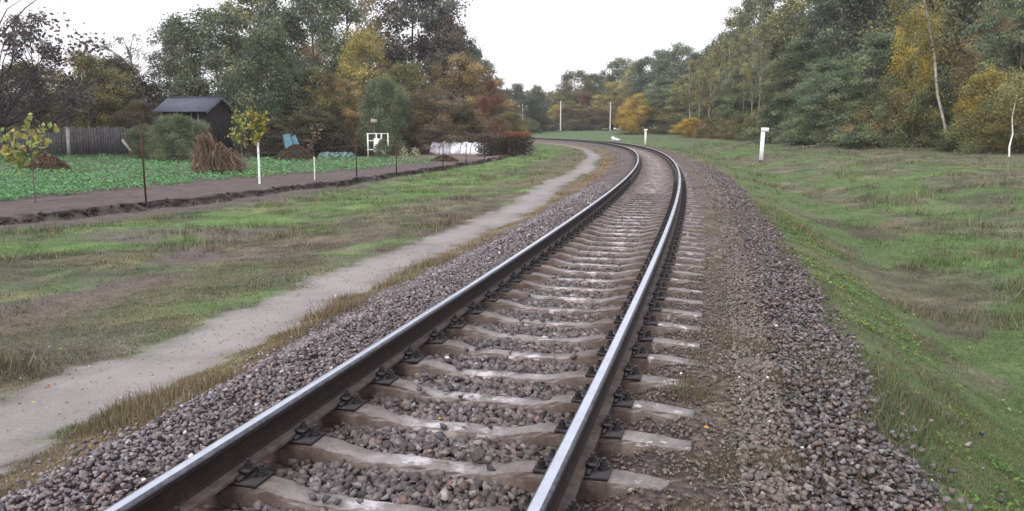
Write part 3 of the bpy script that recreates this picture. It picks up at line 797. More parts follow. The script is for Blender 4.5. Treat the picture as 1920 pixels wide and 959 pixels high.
KINDS = {
 'darkgreen': dict(cols=[(.09, .115, .085), (.07, .095, .075), (.11, .135, .095)], shape='oval', R=3.3, clumps=85, leaves=11000, size=.20),
 'bluegreen': dict(cols=[(.105, .14, .095), (.08, .115, .085), (.135, .17, .11)], shape='dome', R=3.4, z0=.4, clumps=100, leaves=14000, size=.17, flat=.45, droop=.5, cr=(.6, 1.1)),
 'olive': dict(cols=[(.13, .135, .065), (.10, .115, .065), (.16, .15, .07)], shape='oval', R=2.9, z0=.8, clumps=80, leaves=10000, size=.18),
 'olivetall': dict(cols=[(.14, .155, .09), (.115, .14, .09), (.17, .175, .09)], shape='column', R=2.3, z0=2.0, clumps=75, leaves=9500, size=.17, cr=(.45, .85)),
 'darkpurple': dict(cols=[(.072, .074, .07), (.06, .065, .06), (.092, .085, .075)], shape='dome', R=3.8, z0=1.0, clumps=100, leaves=13000, size=.20),
 'yellow': dict(cols=[(.25, .23, .09), (.21, .205, .09), (.18, .19, .09)], shape='oval', R=2.6, z0=1.0, clumps=60, leaves=8000, size=.17),
 'birch': dict(cols=[(.22, .21, .07), (.17, .18, .08), (.28, .23, .06)], shape='column', R=2.4, z0=1.4, clumps=70, leaves=7500, size=.15, flat=1.2, cr=(.4, .75), trunk_r=.11),
 'orangebush': dict(cols=[(.44, .29, .06), (.38, .27, .06), (.27, .22, .07)], shape='dome', R=4.6, z0=.1, clumps=80, leaves=9000, size=.24, cr=(.8, 1.4), trunk_r=.1),
 'tan': dict(cols=[(.26, .205, .12), (.21, .18, .11), (.17, .155, .095)], shape='dome', R=3.2, z0=.7, clumps=75, leaves=8500, size=.16, cr=(.5, .9), limbs=60),
 'greybrown': dict(cols=[(.135, .12, .095), (.11, .105, .085), (.16, .135, .10)], shape='dome', R=3.6, z0=.2, clumps=90, leaves=9000, size=.15, limbs=90),
 'red': dict(cols=[(.125, .055, .045), (.10, .06, .05), (.11, .085, .06)], shape='dome', R=3.4, z0=.2, clumps=60, leaves=7000, size=.20),
 'darkbush': dict(cols=[(.055, .055, .045), (.07, .065, .05), (.085, .085, .05)], shape='dome', R=5.0, z0=.1, clumps=90, leaves=11000, size=.25, cr=(.8, 1.5)),
 'greenbush': dict(cols=[(.085, .115, .075), (.07, .10, .07), (.11, .13, .08)], shape='dome', R=5.0, z0=.1, clumps=90, leaves=11000, size=.25, cr=(.8, 1.5)),
 'sparsedark': dict(cols=[(.05, .05, .055), (.07, .06, .06)], shape='dome', R=3.8, z0=2.4, clumps=80, leaves=4499, size=.20, cr=(.5, 1.1), limbs=60, trunk_r=.12),
 'wispy': dict(cols=[(.13, .14, .12), (.10, .115, .10)], shape='round', R=3.2, z0=1.2, clumps=70, leaves=3000, size=.15, cr=(.35, .8), limbs=70, trunk_r=.1),
 'stem': dict(cols=[(.14, .155, .085), (.12, .14, .085), (.17, .175, .085)], shape='top', R=1.7, z0=4.2, clumps=45, leaves=4200, size=.15, cr=(.4, .7), trunk_r=.07, limbs=30),
 'lowmix': dict(cols=[(.10, .125, .065), (.17, .14, .08), (.09, .115, .07), (.15, .15, .075)], shape='dome', R=6.0, z0=.1, clumps=90, leaves=9500, size=.26, cr=(.9, 1.6)),
}
BARKS = {'stem': 'P', 'birch': 'P', 'sparsedark': 'D', 'darkpurple': 'D', 'darkbush': 'D', 'tan': 'B'}
PROTO = {}
def proto(kind, var):
    key = (kind, var)
    if key not in PROTO:
        rng = np.random.default_rng(abs(hash(kind)) % 1000 if False else sum(map(ord, kind)) * 7 + var * 101)
        V, Q, C, wood = make_crown(rng, KINDS[kind])
        bark = {'P': M_PALEBARK, 'D': M_DARKBARK, 'B': M_BARK}[BARKS.get(kind, 'B')]
        PROTO[key] = (mesh_np(kind + '_crown', V, Q, M_LEAF, C), wood.mesh(kind + '_trunk', bark, True), KINDS[kind].get('R', 3.), 10.)
    return PROTO[key]
TREES = 0
def tree(kind, px, Y, top, width, label, name='tree', cat='tree', group=None, var=None, base_dz=0, tilt=0):
    global TREES
    TREES += 1
    var = TREES % 2 if var is None else var
    cme, wme, R, H = proto(kind, var)
    x, y, z = at(px, Y)
    hgt = zof(top, Y) - z
    wm = width / F * Y
    sz = hgt / 10.4; sx = wm / (2 * R * 1.08)
    r = empty(name, (x, y, z + base_dz), random.uniform(0, 6.28) if not tilt else 0)
    r.rotation_euler.y = tilt
    r.scale = (sx, sx, sz)
    tag(r, label, cat, group)
    link('trunk', wme, r); link('crown', cme, r)
    return r

LEFT = [
 # kind, px, Y, top, width, label, name
 ('sparsedark', 8, 44, -150, 330, 'tall dark half-bare tree at the left edge of the photo, sky showing through', 'tree'),
 ('sparsedark', 75, 50, 15, 170, 'smaller dark half-bare tree just right of the tall one at the left edge', 'tree'),
 ('darkbush', 60, 58, 120, 260, 'dark brown bushy tree behind the plank fence at the far left', 'tree'),
 ('darkbush', 215, 62, 108, 230, 'dark brown-green rounded tree behind the middle of the plank fence', 'tree'),
 ('olive', 165, 57, 95, 130, 'olive green tree with a yellowish top above the plank fence', 'tree'),
 ('wispy', 260, 66, 62, 190, 'thin wispy grey-green tree against the sky left of the shed', 'tree'),
 ('wispy', 325, 72, 50, 150, 'thin wispy tree rising directly behind the shed roof', 'tree'),
 ('darkbush', 265, 54, 190, 110, 'dark low bush between the plank fence and the shed', 'bush'),
 ('darkgreen', 405, 66, 12, 210, 'big dark green tree right above the shed roof', 'tree'),
 ('darkgreen', 345, 74, 40, 120, 'dark green tree at the left shoulder of the big clump behind the shed', 'tree'),
 ('greenbush', 505, 58, 62, 190, 'rounded grey-green tree right of the shed, in front of the tall ones', 'tree'),
 ('olivetall', 490, 84, -40, 170, 'tall olive tree with light tips above the rounded grey-green one', 'tree'),
 ('darkgreen', 600, 80, -60, 190, 'tall dark tree left of the yellow-topped one', 'tree'),
 ('tan', 655, 92, -70, 200, 'tall pale tan tree reaching out of the top of the photo', 'tree'),
 ('yellow', 690, 68, 56, 125, 'yellow-green topped tree in the middle of the left row', 'tree'),
 ('darkpurple', 775, 92, -60, 260, 'biggest dark purplish tree, right half of the left group', 'tree'),
 ('darkpurple', 848, 88, 38, 150, 'dark purplish tree sloping down on the right of the biggest one', 'tree'),
 ('darkgreen', 893, 86, 92, 80, 'small dark green tree at the right end of the left skyline', 'tree'),
 ('olive', 590, 60, 128, 130, 'olive tree right of the rounded grey-green one', 'tree'),
 ('tan', 645, 60, 150, 110, 'tan autumn bush left of the white frame', 'bush'),
 ('olive', 765, 64, 118, 110, 'olive tree right behind the white frame', 'tree'),
 ('greenbush', 722, 58, 140, 100, 'dark green bushy tree standing over the white frame', 'tree'),
 ('tan', 868, 70, 100, 160, 'sandy yellow tree below the dark purplish skyline', 'tree'),
 ('greybrown', 815, 62, 165, 190, 'broad grey-brown twiggy bush behind the white plastic tunnel', 'bush'),
 ('greybrown', 690, 63, 185, 150, 'grey-brown twiggy bush behind the cabbage bed', 'bush'),
 ('darkbush', 585, 56, 205, 170, 'dark low bush behind the brown weed heap', 'bush'),
 ('greenbush', 716, 51.5, 262, 34, 'small green plant in front of the white greenhouse frame', 'bush'),
 ('red', 918, 66, 145, 75, 'dark red autumn shrub above the overgrown hedge', 'bush'),
 ('darkbush', 875, 62, 200, 80, 'dark bush just right of the white plastic tunnel', 'bush'),
 ('greybrown', 940, 80, 170, 90, 'grey-brown bush at the right end of the gardens', 'bush'),
 ('olive', 955, 76, 210, 60, 'low olive bush behind the red-topped shrub', 'bush'),
 ('greenbush', 335, 45.5, 212, 115, 'grey-green bush in front of the left half of the shed', 'bush'),
 ('darkbush', 505, 52, 225, 110, 'dark bush between the shed and the blue sheets', 'bush'),
 ('greenbush', 270, 47.5, 232, 70, 'small grey-green bush hiding the right end of the plank fence', 'bush'),
 ('lowmix', 20, 55, 225, 180, 'low brownish scrub at the left end of the plank fence', 'bush'),
 ('darkgreen', 968, 168, 158, 66, 'far grey-green tree left of the sky gap over the track', 'tree'),
 ('darkgreen', 1008, 172, 160, 52, 'far tree right beside the sky gap over the track', 'tree'),
 ('darkbush', 1000, 176, 200, 90, 'far dark bush beneath the two trees left of the sky gap', 'bush'),
 ('lowmix', 985, 160, 222, 60, 'far low scrub behind the leaning poles', 'bush'),
]
for a in LEFT: tree(*a[:6], name=a[6], cat=a[6])

RIGHT = [
 ('orangebush', 1043, 196, 198, 42, 'small far orange bush by the left white-footed pole', 'bush'),
 ('olive', 1080, 200, 132, 76, 'far yellow-olive tree, first one right of the sky gap', 'tree'),
 ('darkgreen', 1120, 204, 140, 70, 'far grey-green tree behind the right white-footed pole', 'tree'),
 ('red', 1098, 192, 172, 46, 'far dark red-brown tree between the two white-footed poles', 'tree'),
 ('olive', 1068, 190, 190, 60, 'far low olive tree at the field edge by the left white-footed pole', 'tree'),
 ('darkgreen', 1168, 202, 108, 76, 'far dark rounded tree crown left of the tallest far ones', 'tree'),
 ('yellow', 1148, 188, 150, 60, 'far yellow tree behind the right white-footed pole', 'tree'),
 ('yellow', 1188, 186, 118, 46, 'far bright yellow tree above the orange bush', 'tree'),
 ('greybrown', 1115, 186, 200, 80, 'far grey-brown bush at the edge of the green field', 'bush'),
 ('orangebush', 1203, 150, 178, 78, 'big rounded orange-yellow bush at the field edge', 'bush'),
 ('darkgreen', 1222, 182, 96, 90, 'dark far tree behind the orange-yellow bush', 'tree'),
 ('darkgreen', 1270, 172, 84, 110, 'tall far tree in the middle of the far right skyline', 'tree'),
 ('bluegreen', 1245, 150, 145, 90, 'green tree just right of the orange-yellow bush', 'tree'),
 ('darkgreen', 1325, 160, 86, 100, 'far dark tree left of where the forest rises', 'tree'),
 ('olivetall', 1290, 140, 140, 80, 'olive tree above the small orange bushes', 'tree'),
 ('orangebush', 1300, 118, 222, 62, 'low orange bush at the forest edge', 'bush'),
 ('olivetall', 1340, 122, 110, 80, 'olive tree where the forest begins to rise', 'tree'),
 ('olivetall', 1372, 118, 20, 90, 'slim tall olive tree at the left shoulder of the forest', 'tree'),
 ('darkgreen', 1405, 112, -30, 110, 'tall dark tree at the left shoulder of the forest', 'tree'),
 ('bluegreen', 1440, 104, -60, 150, 'tall green tree above the white marker post', 'tree'),
 ('bluegreen', 1385, 100, 120, 90, 'lower green tree left of the white marker post', 'tree'),
 ('olivetall', 1490, 96, -80, 150, 'tall olive-green tree right of the white marker post', 'tree'),
 ('bluegreen', 1490, 76, 70, 150, 'blue-green tree with drooping foliage right of the white marker post', 'tree'),
 ('bluegreen', 1575, 78, -120, 210, 'tall blue-green tree filling the middle of the forest edge', 'tree'),
 ('bluegreen', 1548, 66, 110, 150, 'lower blue-green tree in front of the middle of the forest edge', 'tree'),
 ('darkgreen', 1640, 70, -140, 230, 'tall dark green tree left of the leaning birch', 'tree'),
 ('bluegreen', 1640, 57, 60, 180, 'broad blue-green tree left of the leaning birch', 'tree'),
 ('olivetall', 1735, 66, -160, 190, 'tall olive tree behind the leaning birch', 'tree'),
 ('birch', 1712, 54, 10, 120, 'yellowing birch left of the leaning pale trunk', 'tree'),
 ('darkgreen', 1800, 60, -170, 230, 'tall dark tree right of the leaning birch', 'tree'),
 ('birch', 1838, 45.5, 128, 130, 'yellow-leaved young birch right of the leaning pale trunk', 'tree'),
 ('tan', 1850, 55, 20, 150, 'brownish tree above the yellow-leaved young birch', 'tree'),
 ('bluegreen', 1905, 47, -90, 190, 'green tree at the right edge of the photo', 'tree'),
 ('olive', 1930, 41, 165, 110, 'low olive- green tree at the right edge of the photo', 'tree'),
 ('darkgreen', 1975, 48, -150, 210, 'dark tree partly cut off by the right edge of the photo', 'tree'),
 ('darkgreen', 1345, 150, 60, 46, 'thin dark tree top standing out of the forest shoulder against the sky', 'tree'),
]
for a in RIGHT: tree(*a[:4], a[4] * (1.3 if a[2] > 115 else 1.0), a[5], name=a[6], cat=a[6])

# undergrowth bushes along the forest edge and the rows behind
rr = random.Random(4)
for px, Y in ((1335, 108), (1385, 96), (1430, 87), (1470, 77), (1520, 70), (1575, 64.5), (1625, 60), (1680, 54.5), (1728, 55), (1872, 47.5), (1915, 43)):
    tree('lowmix' if rr.random() < .45 else 'greenbush', px, Y, 241 - (2.0 + rr.random() * 2.4) / Y * F + 10, 5.5 / Y * F, 'low mixed bush of the undergrowth along the foot of the forest edge', 'bush', 'bush', 'undergrowth bushes along the forest edge')
for px, Y in ((1300, 190), (1350, 175), (1380, 150), (1430, 135), (1480, 125), (1540, 115), (1600, 105), (1660, 95), (1720, 90), (1780, 85), (1840, 80), (1900, 76), (1960, 72)):
    tree('darkgreen', px, Y, 241 - 17.5 / Y * F if px > 1390 else 100, 8.0 / Y * F, 'dark green tree deep in the forest behind the front row', 'tree', 'tree', 'dark trees deep in the forest behind the front row')
for px, Y in ((1293, 121), (1310, 118), (1328, 113), (1352, 108), (1364, 103), (1392, 99), (1408, 95), (1420, 92)):
    tree('stem', px, Y, 105 - (px - 1290) * .5 + rr.uniform(-10, 10), 44, 'slender pale-stemmed tree in the thicket left of the white marker post', 'slender_tree', 'tree', 'slender pale stems in the thicket')

# distant woods closing the horizon
def build_wood():
    rng = np.random.default_rng(71)
    n = 90000
    xx = rng.uniform(-330, 330, n); yy = 300 + rng.uniform(0, 25, n) - .0006 * xx ** 2
    top = 7 + 9 * fbm(xx, yy * 0 + 3, 16, 3, 61) + 3 * fbm(xx, yy * 0, 4, 2, 62)
    zz = rng.random(n) ** .8 * top + 1.0
    c = np.array([[.08, .10, .07], [.11, .12, .07], [.07, .08, .07], [.15, .13, .08]])[(fbm(xx, zz, 9, 2, 63) * 6).astype(int) % 4] * rng.uniform(.8, 1.2, (n, 1))
    V, Q, C = leaf_quads(np.stack([xx, yy, zz], -1), rng.uniform(.9, 1.7, n), c, rng, .3, .8)
    tag(link('distant_wood', mesh_np('distant_wood', V, Q, M_LEAF, C)), 'far-off wood closing the view behind the fields', 'wood', kind='stuff')
build_wood()

# leaning birch with a bare pale trunk
def leaning_birch():
    bx, by, bz = at(1780, 50)
    _d = ray(1733, 0); tx = _d[0] / _d[1] * 50; tz = zof(0, 50)
    r = empty('birch_tree', (bx, by, bz)); tag(r, 'birch with a long bare pale trunk leaning left at the forest edge', 'tree')
    k = (tx - bx) / (tz - bz)
    zs = np.array([-.3, 1.5, 3.5, 6, tz - bz, 12.5]); b = MB()
    xs = k * zs + np.array([0, .06, -.10, .10, 0, .25])
    b.tube(np.stack([xs, zs * 0, zs], -1), [.10, .088, .08, .07, .055, .03], 8)
    b.build('trunk', M_PALEBARK, r, True)
    rng = np.random.default_rng(9); C = []
    w = MB()
    for i in range(34):
        z = rng.uniform(4.5, 12.5); an = rng.uniform(0, 6.28); q = rng.uniform(.6, 1.9)
        x0 = np.interp(z, zs, xs); C.append((x0 + q * math.cos(an), q * math.sin(an) + .4, z + rng.uniform(-.2, .6)))
        w.tube([(x0, 0, z - .4), (x0 + q * .5 * math.cos(an), q * .5 * math.sin(an), z), C[-1]], [.03, .02, .006], 4, False)
    w.build('branch', M_BARK, r)
    C = np.array(C); idx = rng.integers(0, len(C), 3600); P = C[idx] + rng.normal(0, 1, (3600, 3)) * np.array([.38, .38, .55])
    col = np.array([[.24, .22, .08], [.17, .18, .08], [.30, .24, .07]])[rng.integers(0, 3, 3600)] * rng.uniform(.7, 1.2, (3600, 1))
    V, Q, Cv = leaf_quads(P, rng.uniform(.09, .17, 3600), col, rng)
    link('crown', mesh_np('birch_crown', V, Q, M_LEAF, Cv), r)
leaning_birch()
def short_stem():
    x, y, z = at(1898, 38.5)
    r = empty('birch_tree', (x, y, z)); tag(r, 'short thin white birch stem at the right edge under the green trees', 'tree')
    b = MB(); b.tube([(0, 0, -.2), (-.05, 0, .5), (.05, 0, 1.1), (-.06, 0, 1.9), (.05, 0, 3.0)], [.045, .04, .032, .024, .012], 7); b.build('trunk', M_WHITE, r, True)
    rng = np.random.default_rng(19); P = np.array([0, 0, 2.9]) + rng.normal(0, 1, (1500, 3)) * np.array([.7, .7, .6])
    V, Q, Cv = leaf_quads(P, rng.uniform(.09, .17, 1500), np.array([.2, .2, .08]) * rng.uniform(.7, 1.2, (1500, 1)), rng)
    link('crown', mesh_np('stem_crown', V, Q, M_LEAF, Cv), r)
short_stem()

# ------------------------------------------------------------------ marker posts by the track
def post(px, py, toppy, label, w, head):
    x, y, z = hit(px, py)
    h = (zof(toppy, y) - z)
    r = empty('marker_post', (x, y, z), -.45); tag(r, label, 'post')
    b = MB(); b.box((0, 0, h / 2 - .1), (w, w * .75, h + .2)); 
    o = b.build('post', M_WHITE, r)
    if head: r.rotation_euler.y = .02
    b = MB()
    if head: b.box((.10, -.002, h - .10), (.34, w * .9, .21))
    else: b.box((0, 0, h - .07), (w * 1.9, w * 1.2, .2))
    b.build('number_plate', M_WHITE, r)
    b = MB(); b.box((0, 0, .02), (w * 1.06, w * .82, .10)); b.build('post_foot', M_DARKWOOD, r)
    b = MB(); b.box((.0, 0, h + .015), (w * 1.1, w * .8, .035)); b.build('cap', M_GREYWOOD, r)
    return r
post(1427, 303, 240, 'white square marker post with a side plate on the right bank near the forest', .19, True)
post(1210, 274, 243, 'small far white marker post with a wider head beside the bend of the track', .17, False)

def far_pole(px, Y, top, label, white, arms=True, lean=0.0, r0=.14):
    x, y, z = at(px, Y); h = zof(top, Y) - z
    r = empty('utility_pole', (x, y, z)); r.rotation_euler.y = lean; tag(r, label, 'utility pole')
    b = MB(); b.tube([(0, 0, -.3), (0, 0, h)], [r0, r0 * .7], 8); b.build('pole', M_WHITE if white else M_CONCPOLE, r, True)
    if arms:
        b = MB(); b.box((0, -.02, h - .5), (1.3, .09, .1)); b.build('crossarm', M_GREYWOOD, r)
        for q in (-.55, .55):
            b = MB(); b.tube([(q, -.02, h - .45), (q, -.02, h - .25)], [.05, .035], 7); b.build('insulator', M_WHITE, r)
    return r
far_pole(1051, 184, 190, 'left of the two far white utility poles standing at the green field', True)
far_pole(1144, 182, 192, 'right of the two far white utility poles standing at the green field', True)
far_pole(1216, 175, 152, 'far grey utility pole behind the orange-yellow bush', False)
far_pole(980, 120, 195, 'grey utility pole behind the red-topped shrub', False, r0=.09)
far_pole(996, 118, 208, 'thin leaning stay pole right of the grey utility pole behind the red-topped shrub', False, False, -.42, .06)
far_pole(944, 78, 224, 'thin leaning pole over the overgrown hedge', False, False, -.22, .045)

x, y, z = hit(1154, 266)
b = MB(); rng = np.random.default_rng(2)
r = empty('kerb_marker', (x, y, z), .3); tag(r, 'small white painted block lying beyond the far bend of the track', 'marker')
b.box((-.35, 0, .28), (.32, .3, .62), ry=-.25); b.box((.3, 0, .16), (1.1, .34, .34), ry=.28); b.build('block', M_WHITE, r)
x, y, z = hit(986, 287)
me = stones_mesh('pale_rock', np.array([[0, 0, .1], [.45, .1, .06], [-.3, -.1, .05]]), np.array([.32, .2, .18]), np.array([[.5, .48, .5]] * 3), rng)
o = link('pale_rock', me); o.location = (x, y, z); tag(o, 'pale grey rubble stones at the foot of the red-topped shrub', 'rock')

# ------------------------------------------------------------------ wire fence of the garden
def wire_fence():
    posts = [(-75, 412, 225), (274, 378, 230), (669, 336, 262), (744, 325, 262), (831, 318, 268), (874, 309, 268), (908, 302, 262)]
    pts = []
    r = empty('wire_fence', hit(274, 378)); tag(r, 'sagging wire fence on rusty steel posts along the edge of the garden', 'fence')
    o = np.array(r.location)
    for px, py, tp in posts:
        x, y, z = hit(px, py); h = zof(tp, y) - z; pts.append((x, y, z, h))
        b = MB(); p = np.array([x, y, z]) - o
        lean = random.uniform(-.02, .02)
        b.box(p + np.array([0, 0, h / 2 - .1]), (.05, .012, h + .2), rz=.4, ry=lean); b.box(p + np.array([0, .03, h / 2 - .1]), (.012, .06, h + .2), rz=.4, ry=lean)
        b.build('fence_post', M_RUST, r)
    rng = np.random.default_rng(6)
    for f in (.25, .55, .85):
        b = MB()
        for a, c in zip(pts[:-1], pts[1:]):
            L = []
            for u in np.linspace(0, 1, 9):
                hh = a[3] * (1 - u) + c[3] * u
                L.append((a[0] + (c[0] - a[0]) * u - o[0], a[1] + (c[1] - a[1]) * u - o[1], a[2] * (1 - u) + c[2] * u + min(hh, 1.5) * f - .12 * math.sin(math.pi * u) - o[2]))
            b.tube(L, .0045, 4, False)
        b.build('wire', M_WIRE, r)
wire_fence()

# ------------------------------------------------------------------ plank fence
def plank_fence():
    (xa, ya, za), (xb, yb, zb) = at(-60, 47), at(290, 51)
    r = empty('plank_fence', (xa, ya, za)); tag(r, 'weathered grey plank fence behind the green crop', 'fence')
    L = math.hypot(xb - xa, yb - ya); an = math.atan2(yb - ya, xb - xa); r.rotation_euler.z = an
    rng = random.Random(8); m = MB(); x = 0
    while x < L:
        w = rng.uniform(.11, .16); h = rng.uniform(1.62, 1.84) - .2 * (x < 5)
        m.box((x + w / 2, rng.uniform(-.01, .01), h / 2 - .02), (w, .022, h), ry=rng.uniform(-.015, .015)); x += w + rng.uniform(.008, .03)
    m.build('plank_panel', M_GREYWOOD, r)
    m = MB(); m.box((L / 2, .04, .4), (L, .04, .09)); m.box((L / 2, .04, 1.35), (L, .04, .09)); m.build('fence_rail', M_GREYWOOD, r)
    for q in np.arange(1.2, L, 2.6):
        m = MB(); m.box((q, .11, .85), (.1, .1, 1.9)); m.build('fence_post', M_GREYWOOD, r)
    x, y, z = at(126, 48.2); o = empty('concrete_post', (x, y, z)); tag(o, 'pale upright post in front of the plank fence', 'post')
    m = MB(); m.box((0, 0, .85), (.16, .14, 1.85), ry=.02); m.build('shaft', M_PALEWOOD, o); m = MB(); m.box((.0, 0, 1.80), (.20, .18, .06)); m.build('post_cap', M_PALEWOOD, o)
    x, y, z = at(238, 48.6); o = MB(); 
    o.box((0, 0, .5), (.16, .04, 1.25), ry=-.62); ob = o.build('loose_plank', M_PALEWOOD); ob.location = (x, y, z + .1); tag(ob, 'loose pale plank leaning against the plank fence', 'plank')
plank_fence()

# ------------------------------------------------------------------ shed
def shed():
    x, y, z = at(372, 50)
    r = empty('garden_shed', (x, y, z), math.radians(-13)); tag(r, 'dark wooden garden shed with a low blue-grey felt roof', 'shed')
    ze, zr = zof(204, 48) - z, zof(182, 49) - z
    L, W = 3.1, 2.6
    wall = MB(); t = .08
    def planks(x0, x1, y0, y1, top):
        n = max(2, int(math.hypot(x1 - x0, y1 - y0) / .14))
        for i in range(n):
            u = (i + .5) / n; w = math.hypot(x1 - x0, y1 - y0) / n - .008
            wall.box((x0 + (x1 - x0) * u, y0 + (y1 - y0) * u, top(u) / 2), (w, .03 + .006 * (i % 2), top(u)), rz=math.atan2(y1 - y0, x1 - x0))
    fl = lambda u: ze - .03
    gb = lambda u: ze - .05 + (zr - ze - .02) * (1 - abs(2 * u - 1))
    planks(-L / 2 + 1.5, L / 2, -W / 2, -W / 2, fl) if False else None
    planks(-L / 2, .5, -W / 2, -W / 2, fl); planks(L / 2 - .55, L / 2, -W / 2, -W / 2, fl)
    planks(-L / 2, L / 2, W / 2, W / 2, fl); planks(L / 2, L / 2, -W / 2, W / 2, gb); planks(-L / 2, -L / 2, -W / 2, W / 2, gb)
    wall.build('wall', M_DARKWOOD, r)
    sl = math.atan2(zr - ze, W / 2); rw = (W / 2 + .38) / math.cos(sl)
    for sg in (-1, 1):
        m = MB(); m.box((-.1, sg * (W / 4 + .19) , (zr + ze) / 2 + .03 - .19 * math.tan(sl)), (L + .7, rw, .06), rx=-sg * sl); m.build('roof_slope', M_ROOF, r)
    m = MB(); m.box((-.1, 0, zr + .055), (L + .72, .2, .04)); m.build('ridge_cap', M_ROOF, r)
    for sg in (-1, 1):
        m = MB(); m.box((L / 2 + .27, sg * (W / 4 + .19), (zr + ze) / 2 - .06 - .19 * math.tan(sl)), (.03, rw, .14), rx=-sg * sl); m.build('bargeboard', M_GREYWOOD, r)
    d = MB(); d.box((.98, -W / 2 + .25, ze * .44), (.9, .04, ze * .86)); do = d.build('door', M_DARKWOOD, r)
    d = MB(); d.box((.66, -W / 2 + .21, ze * .42), (.03, .05, .14)); d.build('handle', M_RUST, do)
    for q in (.52, L / 2 - .57):
        d = MB(); d.box((q, -W / 2 - .04, ze / 2), (.11, .08, ze)); d.build('door_post', M_GREYWOOD, r)
    wn_ = MB(); wn_.box((-.55, -W / 2 - .035, 1.75), (.62, .05, .08)); wn_.box((-.55, -W / 2 - .035, 1.15), (.62, .05, .08))
    wn_.box((-.86, -W / 2 - .036, 1.45), (.07, .05, .68)); wn_.box((-.24, -W / 2 - .036, 1.45), (.07, .05, .68)); w = wn_.build('window', M_PALEWOOD, r)
    g = MB(); g.box((-.55, -W / 2 - .028, 1.45), (.56, .012, .54)); g.build('pane', simple('dark_glass', (.05, .06, .07), .15, .2, 3, 0, spec=.6), w)
    for q in (-1.2, 0, 1.2):
        pass
    x, y, z = at(288, 56); o = empty('small_hut', (x, y, z)); tag(o, 'small pale hut half hidden left of the shed', 'hut')
    m = MB(); m.box((0, 0, 1.35), (1.1, 1.3, 2.7)); m.build('wall', M_PALEWOOD, o); m = MB(); m.box((0, 0, 2.76), (1.4, 1.6, .1), ry=.08); m.build('roof', M_GREYWOOD, o)
    m = MB(); m.box((.1, -.66, 1.0), (.6, .04, 1.9)); m.build('door', M_GREYWOOD, o)
shed()

# ------------------------------------------------------------------ heaps and the corn stook
def strands(rng, n, base_r, h, lean, rad, col, thick, flop=.5):
    Vs, Qs, Cs = [], [], []; off = 0
    for i in range(n):
        an = rng.uniform(0, 6.28); q = base_r * math.sqrt(rng.random())
        p0 = np.array([q * math.cos(an), q * math.sin(an), 0.0])
        k = rng.uniform(.5, 1) * h
        top = p0 * rad + np.array([lean[0], lean[1], k]) + rng.normal(0, .12, 3)
        mid = (p0 + top) / 2 + np.array([math.cos(an), math.sin(an), 0]) * flop * rng.uniform(0, .5) * base_r + rng.normal(0, .05, 3)
        end = top + np.array([math.cos(an) * flop * .5, math.sin(an) * flop * .5, -rng.uniform(0, .5) * flop])
        w = np.cross(rng.normal(size=3), [0, 0, 1.]); w = w / (np.linalg.norm(w) + 1e-6) * thick * rng.uniform(.6, 1.4)
        pts = [p0, mid, top, end]
        for j, (p, s) in enumerate(zip(pts, (1, 1, .8, .15))): Vs += [p - w * s, p + w * s]
        for j in range(3): Qs.append((off + 2 * j, off + 2 * j + 1, off + 2 * j + 3, off + 2 * j + 2))
        c = col[rng.integers(0, len(col))] * rng.uniform(.7, 1.25); Cs += [c] * 8; off += 8
    return np.array(Vs), np.array(Qs), np.array(Cs)
STRAW = [np.array(c) for c in ((.30, .22, .15), (.22, .16, .11), (.36, .28, .19), (.13, .09, .07))]
def heap_mesh(rng, rx, ry, h, n, cols, size, name):
    a = rng.uniform(0, 6.28, n); q = np.sqrt(rng.random(n)); 
    x, y = q * np.cos(a) * rx, q * np.sin(a) * ry
    z = h * (1 - q ** 1.6) * (.75 + .5 * fbm(x, y, .5, 3, 70)) * rng.uniform(.82, 1.05, n) + .02
    C = np.array(cols)[rng.integers(0, len(cols), n)] * rng.uniform(.65, 1.3, (n, 1))
    V, Q, C = leaf_quads(np.stack([x, y, z], -1), rng.uniform(.6, 1.4, n) * size, C, rng, .3, .45)
    return mesh_np(name, V, Q, M_LEAF, C)
def heap(px, py, rx, ry, h, cols, label, n=5000, size=.11, name='weed_heap'):
    rng = np.random.default_rng(int(px))
    x, y, z = hit(px, py); o = link(name, heap_mesh(rng, rx, ry, h, n, cols, size, name)); o.location = (x, y + ry * .6, z); tag(o, label, 'heap'); return o
BR = [(.13, .085, .065), (.17, .11, .08), (.09, .06, .05), (.22, .15, .10)]
heap(76, 322, 1.15, .8, .72, BR, 'dark brown heap of dug soil and weeds behind the yellowing left sapling')
heap(550, 302, 1.35, .9, .85, BR + [(.14, .17, .08)], 'brown weed heap with some green on top, right of the white-stemmed sapling')
heap(832, 303, .9, .5, .32, BR, 'low flat brown weed heap on the bare soil right of the crop', 1500)
def stook():
    rng = np.random.default_rng(12)
    x, y, z = hit(408, 326)
    r = empty('straw_stook', (x, y + .4, z)); tag(r, 'ragged stook of dry brown maize stalks flopping to the left', 'stook')
    link('base_pile', heap_mesh(rng, 1.05, .8, 1.15, 5500, [(.24, .17, .12), (.17, .115, .085), (.30, .22, .15)], .13, 'base_pile'), r)
    V, Q, C = strands(rng, 800, .95, .95, (-.15, 0), .8, STRAW, .015, 1.0)
    link('stalks', mesh_np('stalks', V, Q, M_LEAF, C), r)
    V, Q, C = strands(rng, 300, .5, 1.8, (-.7, 0), .6, STRAW, .014, .5)
    link('bent_tops', mesh_np('bent_tops', V, Q, M_LEAF, C), r)
stook()

